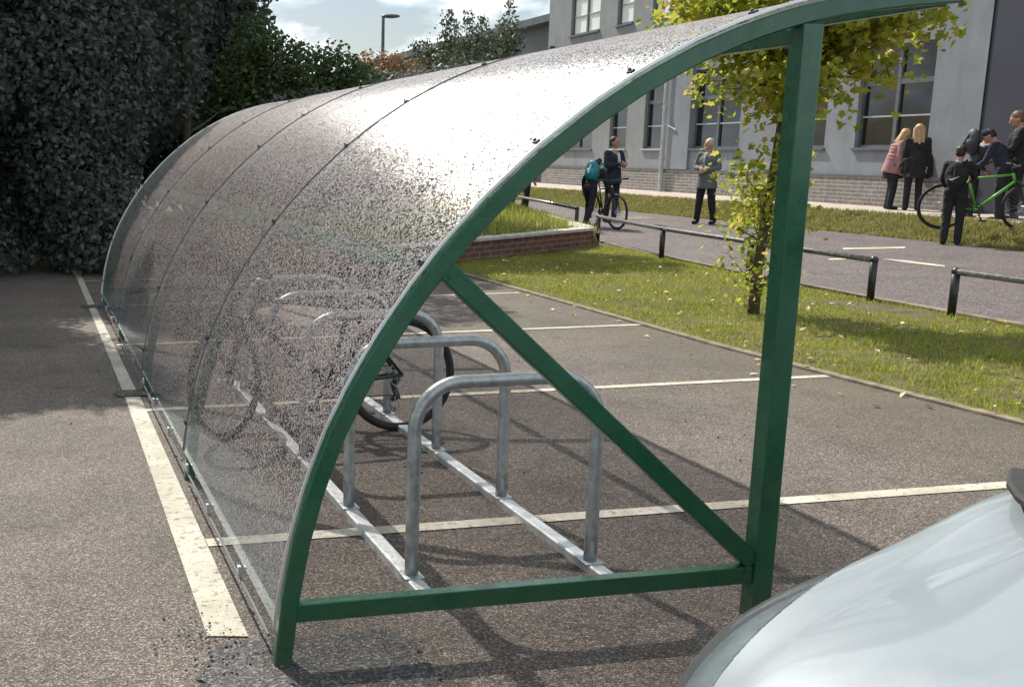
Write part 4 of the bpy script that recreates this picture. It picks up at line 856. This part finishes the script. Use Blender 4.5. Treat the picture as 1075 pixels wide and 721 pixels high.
tree('spreading_tree', 'spreading tree behind the others whose crown hangs above the picture', 'tree', (3.1, 22, 0), [(4.5, 21.5, 7.7, 1.5, 1.5, 1.2), (3.3, 22, 8.0, 1.5, 1.5, 1.3), (5.6, 21.3, 8.1, 1.2, 1.2, 1.0), (2.8, 22.2, 6.4, 1.0, 1.0, 1.2)], M['leafHaze'], .14, 170, (.18, 7), 'tall trees beyond the car park', seed=77)
tree('slim_tree', 'slim dark tree at the edge of the open sky', 'tree', (2.3, 16.6, 0), [(2.35, 16.5, 6.6, .8, .8, .9), (2.2, 16.7, 5.4, .75, .8, .9), (2.0, 16.6, 4.0, .75, .8, 1.0), (1.8, 16.6, 2.6, .8, .8, 1.0)], M['leafHaze'], .10, 260, (.09, 5.5), 'tall trees beyond the car park', seed=78)
# sloping skyline of shrubs down to the russet bush
def skyline(name, label, cat, Y, spec, mat, leaf, dens, trunkh, seed, group=None, shell=.4, asp=.6):
    lb = pix_lobes(spec, Y); bx = sum(l[0] for l in lb)/len(lb); by = sum(l[1] for l in lb)/len(lb)
    zlo = min(l[2] for l in lb); lb2 = list(lb)
    for l in lb[::1]:
        z = l[2]-l[5]*1.2
        while z > .4: lb2.append((l[0]+random.uniform(-.2, .2), l[1]+random.uniform(-.3, .3), z, l[3]*1.15, l[4]*1.15, l[5]*1.1)); z -= l[5]*1.3
    return tree(name, label, cat, (bx, by, 0), lb2, mat, leaf, dens, (.12, trunkh), group, seed=seed, shell=shell, asp=asp)
skyline('laurel_bush', 'mid green bush on the slope of the skyline beside the open sky', 'shrub', 17.5, [(268, 45, .42, 1), (285, 62, .45, .9), (300, 66, .45, .9), (262, 80, .6, 1), (292, 92, .6, 1)], M['leafG'], .085, 230, 2.6, 81, 'bushes along the skyline')
skyline('laurel_bush', 'mid green rounded bush left of the street lamp', 'shrub', 18.5, [(322, 72, .45, .9), (345, 74, .5, .9), (360, 80, .4, .9), (330, 95, .6, 1), (375, 92, .5, .8)], M['leafG'], .085, 230, 2.2, 82, 'bushes along the skyline')
skyline('dark_bush', 'low dark bush under the street lamp behind the roof', 'shrub', 20, [(385, 88, .45, .7), (410, 92, .5, .6), (440, 92, .5, .6), (470, 85, .5, .6), (500, 80, .45, .6)], M['leafHaze'], .09, 190, 2.0, 83, 'bushes along the skyline')
skyline('russet_bush', 'russet-leaved bush beneath the street lamp', 'shrub', 22.5, [(392, 72, .40, .9), (408, 74, .45, .9), (425, 76, .45, .9), (400, 84, .5, .9), (384, 70, .3, .9)], M['leafO'], .075, 200, 2.0, 84, 'bushes along the skyline', .3)
# tree of upright shoots
def shooty():
    Y = 23.0; root = empty('upright_shrub_tree', tuple(atY(485, 110, Y)[:2])+(0,), 0, 'grey-green tree of upright whippy shoots beside the far wing', 'tree'); b0 = root.location.copy(); rn = random.Random(5)
    spec = [(436, 44), (446, 42), (455, 50), (466, 34), (471, 10), (478, 26), (486, 44), (493, 12), (500, 36), (508, 18), (515, 30), (522, 40), (531, 22), (537, 2), (541, 22), (530, 44), (462, 56), (500, 52), (544, 40)]
    bm = B(); P_ = []; Nn = []
    for u, v in spec:
        top_ = atY(u, v, Y+rn.uniform(-.6, .6)); bot = Vector((b0.x+(top_.x-b0.x)*.35, b0.y+rn.uniform(-.3, .3), 1.0)); L_ = []
        for t in np.linspace(0, 1, 9): L_.append(bot.lerp(top_, t)+Vector((rn.gauss(0, .03), rn.gauss(0, .03), 0)))
        for i in range(8): seg(bm, L_[i]-b0, L_[i+1]-b0, .03*(1-i/9), .03*(1-(i+1)/9), 5)
        n = 620; tt = rng.random(n)**.75; c = np.array([list(bot.lerp(top_, t)) for t in tt]); sp_ = (.05+.36*(1-tt)**.8)
        q = c+rng.normal(size=(n, 3))*sp_[:, None]*np.array([1, 1, .6]); P_.append(q-np.array(b0)); Nn.append(rng.normal(size=(n, 3)))
    P_ = np.concatenate(P_); Nn = np.concatenate(Nn); scatter_quads('crown', P_, Nn, .085*rng.uniform(.6, 1.3, len(P_)), M['leafS'], root, shape='leaf')
    seg(bm, (0, 0, -.1), (0, 0, 1.4), .13, .1); obj('trunk', bm, M['bark'], root, True)
shooty()
# bushes on the mound behind the arch
for i, (x, y, h, w, lab) in enumerate([(4.2, 17.0, 2.6, 1.2, 'dark bush on the mound seen through the wet roof'), (6.0, 19.6, 2.4, 1.1, 'second dark bush on the mound, nearer the road')]):
    tree('mound_bush', lab, 'shrub', (x, y, .4), lobecluster(x, y, h, w, w, 8, 90+i, .5), M['leafHaze'], .09, 200, (.08, h*.6), 'bushes on the mound', seed=50+i)

# young maple on the verge
def maple():
    rn = random.Random(3); b0 = Vector((6.53, 9.19, .03)); root = empty('young_maple', b0, 0, 'young maple with yellowing leaves growing on the grass verge', 'tree')
    bm = B(); top_ = Vector((.50, .3, 4.4)); pts = [Vector((0, 0, -.1)), Vector((.0, 0, .4)), Vector((.06, .02, .9)), Vector((.13, .05, 1.4)), Vector((.20, .08, 2.0)), Vector((.30, .14, 2.8)), Vector((.42, .22, 3.6)), top_]
    rs = [.058, .048, .043, .040, .035, .028, .02, .01]
    for i in range(7): seg(bm, pts[i], pts[i+1], rs[i], rs[i+1], 10); ball(bm, pts[i+1], rs[i+1], n=1)
    cl = []
    # branches (start height index, azimuth in view space right = +1, length)
    def br(h, d_, ln, rr=.016):
        i = next(k for k in range(7) if pts[k+1].z >= h); p = pts[i].lerp(pts[i+1], (h-pts[i].z)/(pts[i+1].z-pts[i].z)); d_ = Vector(d_).normalized(); prev = p
        for s in range(5):
            d_ = (d_+Vector((rn.gauss(0, .14), rn.gauss(0, .14), rn.gauss(.02, .08)))).normalized(); nx = prev+d_*ln/5; seg(bm, prev, nx, rr*(1-s*.17), rr*(1-(s+1)*.17), 6); prev = nx
            if s > (1 if h < 2.6 else 0): cl.append((nx, .13+.05*rn.random(), 1))
            for _ in range(2):
                e = nx+Vector((rn.gauss(0, 1), rn.gauss(0, 1), rn.gauss(.1, .7))).normalized()*ln*.2; seg(bm, nx, e, rr*.35, rr*.12, 5); cl.append((e, .10+.07*rn.random(), 1.2))
    for k in range(56):
        h = rn.uniform(1.85, 4.3); a = k*2.39996+rn.uniform(-.3, .3); ln = (1.25 if h < 3.2 else 1.25-(h-3.2)*.75)*rn.uniform(.6, 1.0)*(.75 if h < 2.1 else 1)*(.8 if math.cos(a) < -.3 and h < 2.7 else 1); br(h, (math.cos(a), math.sin(a), .12 if h < 2.2 else .4), ln)
    for k in range(13): a = -.6+rn.uniform(-.7, .7); br(rn.uniform(1.95, 3.3), (math.cos(a), math.sin(a), .12), rn.uniform(.8, 1.15), .014)
    for k in range(9): a = PI-.6+rn.uniform(-.6, .6); br(rn.uniform(2.4, 3.5), (math.cos(a), math.sin(a), .15), rn.uniform(.8, 1.1), .014)
    for k in range(16): h = rn.uniform(.15, .9); a = rn.uniform(0, 2*PI); br(h, (math.cos(a), math.sin(a), .9), rn.uniform(.3, .5), .008)
    for k in range(8): h = rn.uniform(.8, 1.4); a = rn.uniform(0, 2*PI); br(h, (math.cos(a), math.sin(a), .7), rn.uniform(.3, .5), .008)
    P_ = []
    for c, r, w in cl:
        n = int(13*w*(.26 if c.z < 1.35 else 1)+.5); P_ += [c+Vector((rn.gauss(0, r*.8), rn.gauss(0, r*.8), rn.gauss(-.03, r*.75))) for _ in range(n)]
    P_ = np.array([list(p) for p in P_ if p.z > .04]); n = len(P_); Nn = rng.normal(size=(n, 3))*.7+np.array([-.1, .3, .6]); sz = np.where(P_[:, 2] < 1.3, .058, .080)*rng.uniform(.6, 1.25, n)
    scatter_quads('crown', P_, Nn, sz, M['leafY'], root, shape='maple'); obj('trunk', bm, M['bark'], root, True)
maple()

# ------------------------------------------------------------------ parked car
def car():
    X0, Y0 = 3.0, .95
    root = empty('parked_car', (X0, Y0, 0), 0, 'silver-blue parked car with nose pointing left, bonnet filling the lower right corner', 'car'); OO = Vector((X0, Y0, 0))
    # stations: x, half width at shoulder, shoulder z, centre bonnet z, belt
    st = [(1.00, .34, .38, .46), (1.02, .56, .42, .52), (1.08, .76, .49, .58), (1.17, .865, .56, .635), (1.29, .925, .635, .695), (1.43, .945, .69, .74), (1.57, .945, .733, .78), (1.69, .945, .775, .818), (1.80, .945, .822, .857), (1.90, .945, .864, .893), (2.02, .945, .885, .915), (2.4, .945, .90, .93), (3.0, .945, .905, .93), (3.8, .935, .91, .92), (4.5, .92, .91, .91), (4.9, .86, .88, .89), (5.1, .72, .82, .84)]
    def ring(x, w, zs, zc):
        f = [(0, zc), (.3*w, zc-.004), (.55*w, zc-.010), (.74*w, zc-.022), (.80*w, zc-.040), (.88*w, zs+(zc-zs)*.2), (.95*w, zs), (.985*w, zs-.025), (w, zs-.09), (w*1.012, zs-.20), (w*1.008, .32), (w*.98, .22), (w*.8, .19)]
        return [(x, y, z) for y, z in f]
    def body():
        bm = B(); rows = []
        for s in st:
            h_ = ring(*s); rows.append([bm.verts.new(Vector((x, Y0-y, z))-OO) for x, y, z in h_[::-1]]+[bm.verts.new(Vector((x, Y0+y, z))-OO) for x, y, z in h_[1:]])
        m = len(rows[0])
        for i in range(len(rows)-1):
            for j in range(m-1): bm.faces.new((rows[i][j], rows[i+1][j], rows[i+1][j+1], rows[i][j+1]))
            bm.faces.new((rows[i][m-1], rows[i+1][m-1], rows[i+1][0], rows[i][0]))
        bm.faces.new(rows[0]); bm.faces.new(rows[-1][::-1]); fixn(bm); return bm
    o = obj('tmp_body', body(), M['paint'], None, True); sm = o.modifiers.new('s', 'SUBSURF'); sm.levels = 5; sm.render_levels = 5
    bpy.context.view_layer.update(); me = bpy.data.meshes.new_from_object(o.evaluated_get(DG())); bpy.data.objects.remove(o)
    def inlamp(c, s_):
        x, y, z = c+OO; y = (y-Y0)*s_
        if not (1.03 < x < 1.60): return False
        t = (x-1.03)/.57; zs = np.interp(x, [q[0] for q in st], [q[2] for q in st]); inn = .60+.31*t**.6
        return y > inn and z > zs-.20*(1-t)**.7
    sets = {}
    for s in (-1, 1): sets[s] = {p.index for p in me.polygons if inlamp(p.center, s)}
    def part(name, keep, mat, parent, off=0):
        bm = B(); bm.from_mesh(me); bm.faces.ensure_lookup_table(); bmesh.ops.delete(bm, geom=[f for f in bm.faces if not keep(f.index)], context='FACES'); bm.normal_update()
        if off:
            for v in bm.verts: v.co += v.normal*off
        m2 = bpy.data.meshes.new(name); bm.to_mesh(m2); bm.free(); m2.materials.clear(); return link(name, m2, mat, parent, True)
    part('body', lambda i: i not in sets[-1] and i not in sets[1], M['paint'], root)
    for s in (-1, 1):
        hl = part('headlight', lambda i: i in sets[s], M['lens'], root, .002)
        part('lamp_housing', lambda i: i in sets[s], M['housing'], hl, -.03)
        bm = B(); ball(bm, Vector((1.13, Y0+s*.70, .48))-OO, .05, n=2); obj('reflector', bm, M['steel'], hl, True)
    # cabin
    bm = B(); cs = [(2.02, .80, .86), (2.55, .68, 1.33), (3.3, .64, 1.42), (4.1, .63, 1.40), (4.75, .60, 1.22), (5.02, .72, .86)]; rows = []
    for x, w, z in cs: rows.append([bm.verts.new(Vector((x, Y0+k*w, z-(abs(k)**4)*.04))-OO) for k in (-1, -.8, -.4, 0, .4, .8, 1)])
    for i in range(len(rows)-1):
        for j in range(6): bm.faces.new((rows[i][j], rows[i+1][j], rows[i+1][j+1], rows[i][j+1]))
    lo = [[bm.verts.new(Vector((x, Y0+k*.84, .83))-OO) for k in (-1, 1)] for x, w, z in cs]
    for i in range(len(rows)-1):
        bm.faces.new((rows[i][0], lo[i][0], lo[i+1][0], rows[i+1][0])); bm.faces.new((rows[i][6], rows[i+1][6], lo[i+1][1], lo[i][1]))
    fixn(bm); cab = obj('cabin_glass', bm, M['glass'], root, True)
    bm = B(); rr = []
    for x, w, z in [(2.52, .685, 1.322), (3.0, .655, 1.385), (3.3, .65, 1.43), (4.1, .64, 1.41), (4.7, .61, 1.25)]: rr.append([bm.verts.new(Vector((x, Y0+k*w, z+.012-(abs(k)**4)*.05))-OO) for k in (-1.03, -.8, -.4, 0, .4, .8, 1.03)])
    for i in range(4):
        for j in range(6): bm.faces.new((rr[i][j], rr[i+1][j], rr[i+1][j+1], rr[i][j+1]))
    fixn(bm); obj('roof', bm, M['paint'], root, True)
    for s in (-1, 1):
        bm = B(); sweep(bm, [Vector((1.93, Y0+s*.865, .86))-OO, Vector((2.2, Y0+s*.78, 1.06))-OO, Vector((2.54, Y0+s*.70, 1.34))-OO], rect(.06, .05, .012), Vector((1, 0, .3))); fixn(bm); obj('pillar', bm, M['paint'], root)
        bm = B(); sweep(bm, [Vector((4.1, Y0+s*.66, 1.39))-OO, Vector((4.75, Y0+s*.66, 1.2))-OO, Vector((5.0, Y0+s*.8, .87))-OO], rect(.12, .05, .012), Vector((1, 0, .3))); fixn(bm); obj('pillar', bm, M['paint'], root)
    # black scuttle below the windscreen
    bm = B(); sweep(bm, [Vector((1.98-.22*(1-abs(k)**5), Y0+k*.88, .895+.012*(1-abs(k))))-OO for k in np.linspace(-1, 1, 25)], rect(.11, .02, .006), Vector((0, 0, 1))); fixn(bm); obj('scuttle', bm, M['rubber'], root)
    bm = B(); box(bm, Vector((1.0, Y0, .33))-OO, (.05, .8, .12), bev=.02); obj('grille', bm, M['rubber'], root)
    for x in (1.75, 4.3):
        for s in (-1, 1):
            bm = B(); c = Vector((x, Y0+s*.83, .31))-OO; seg(bm, c-Vector((0, .1, 0)), c+Vector((0, .1, 0)), .31, n=40); w = obj('wheel', bm, M['rubber'], root, False)
            bm = B(); seg(bm, c-Vector((0, .105, 0)), c+Vector((0, .105, 0)), .2, n=24); obj('rim', bm, M['alu'], w)
    for s in (-1, 1): bm = B(); box(bm, Vector((2.45, Y0+s*1.0, .96))-OO, (.12, .2, .13), bev=.03); obj('mirror', bm, M['paint'], root)
car()
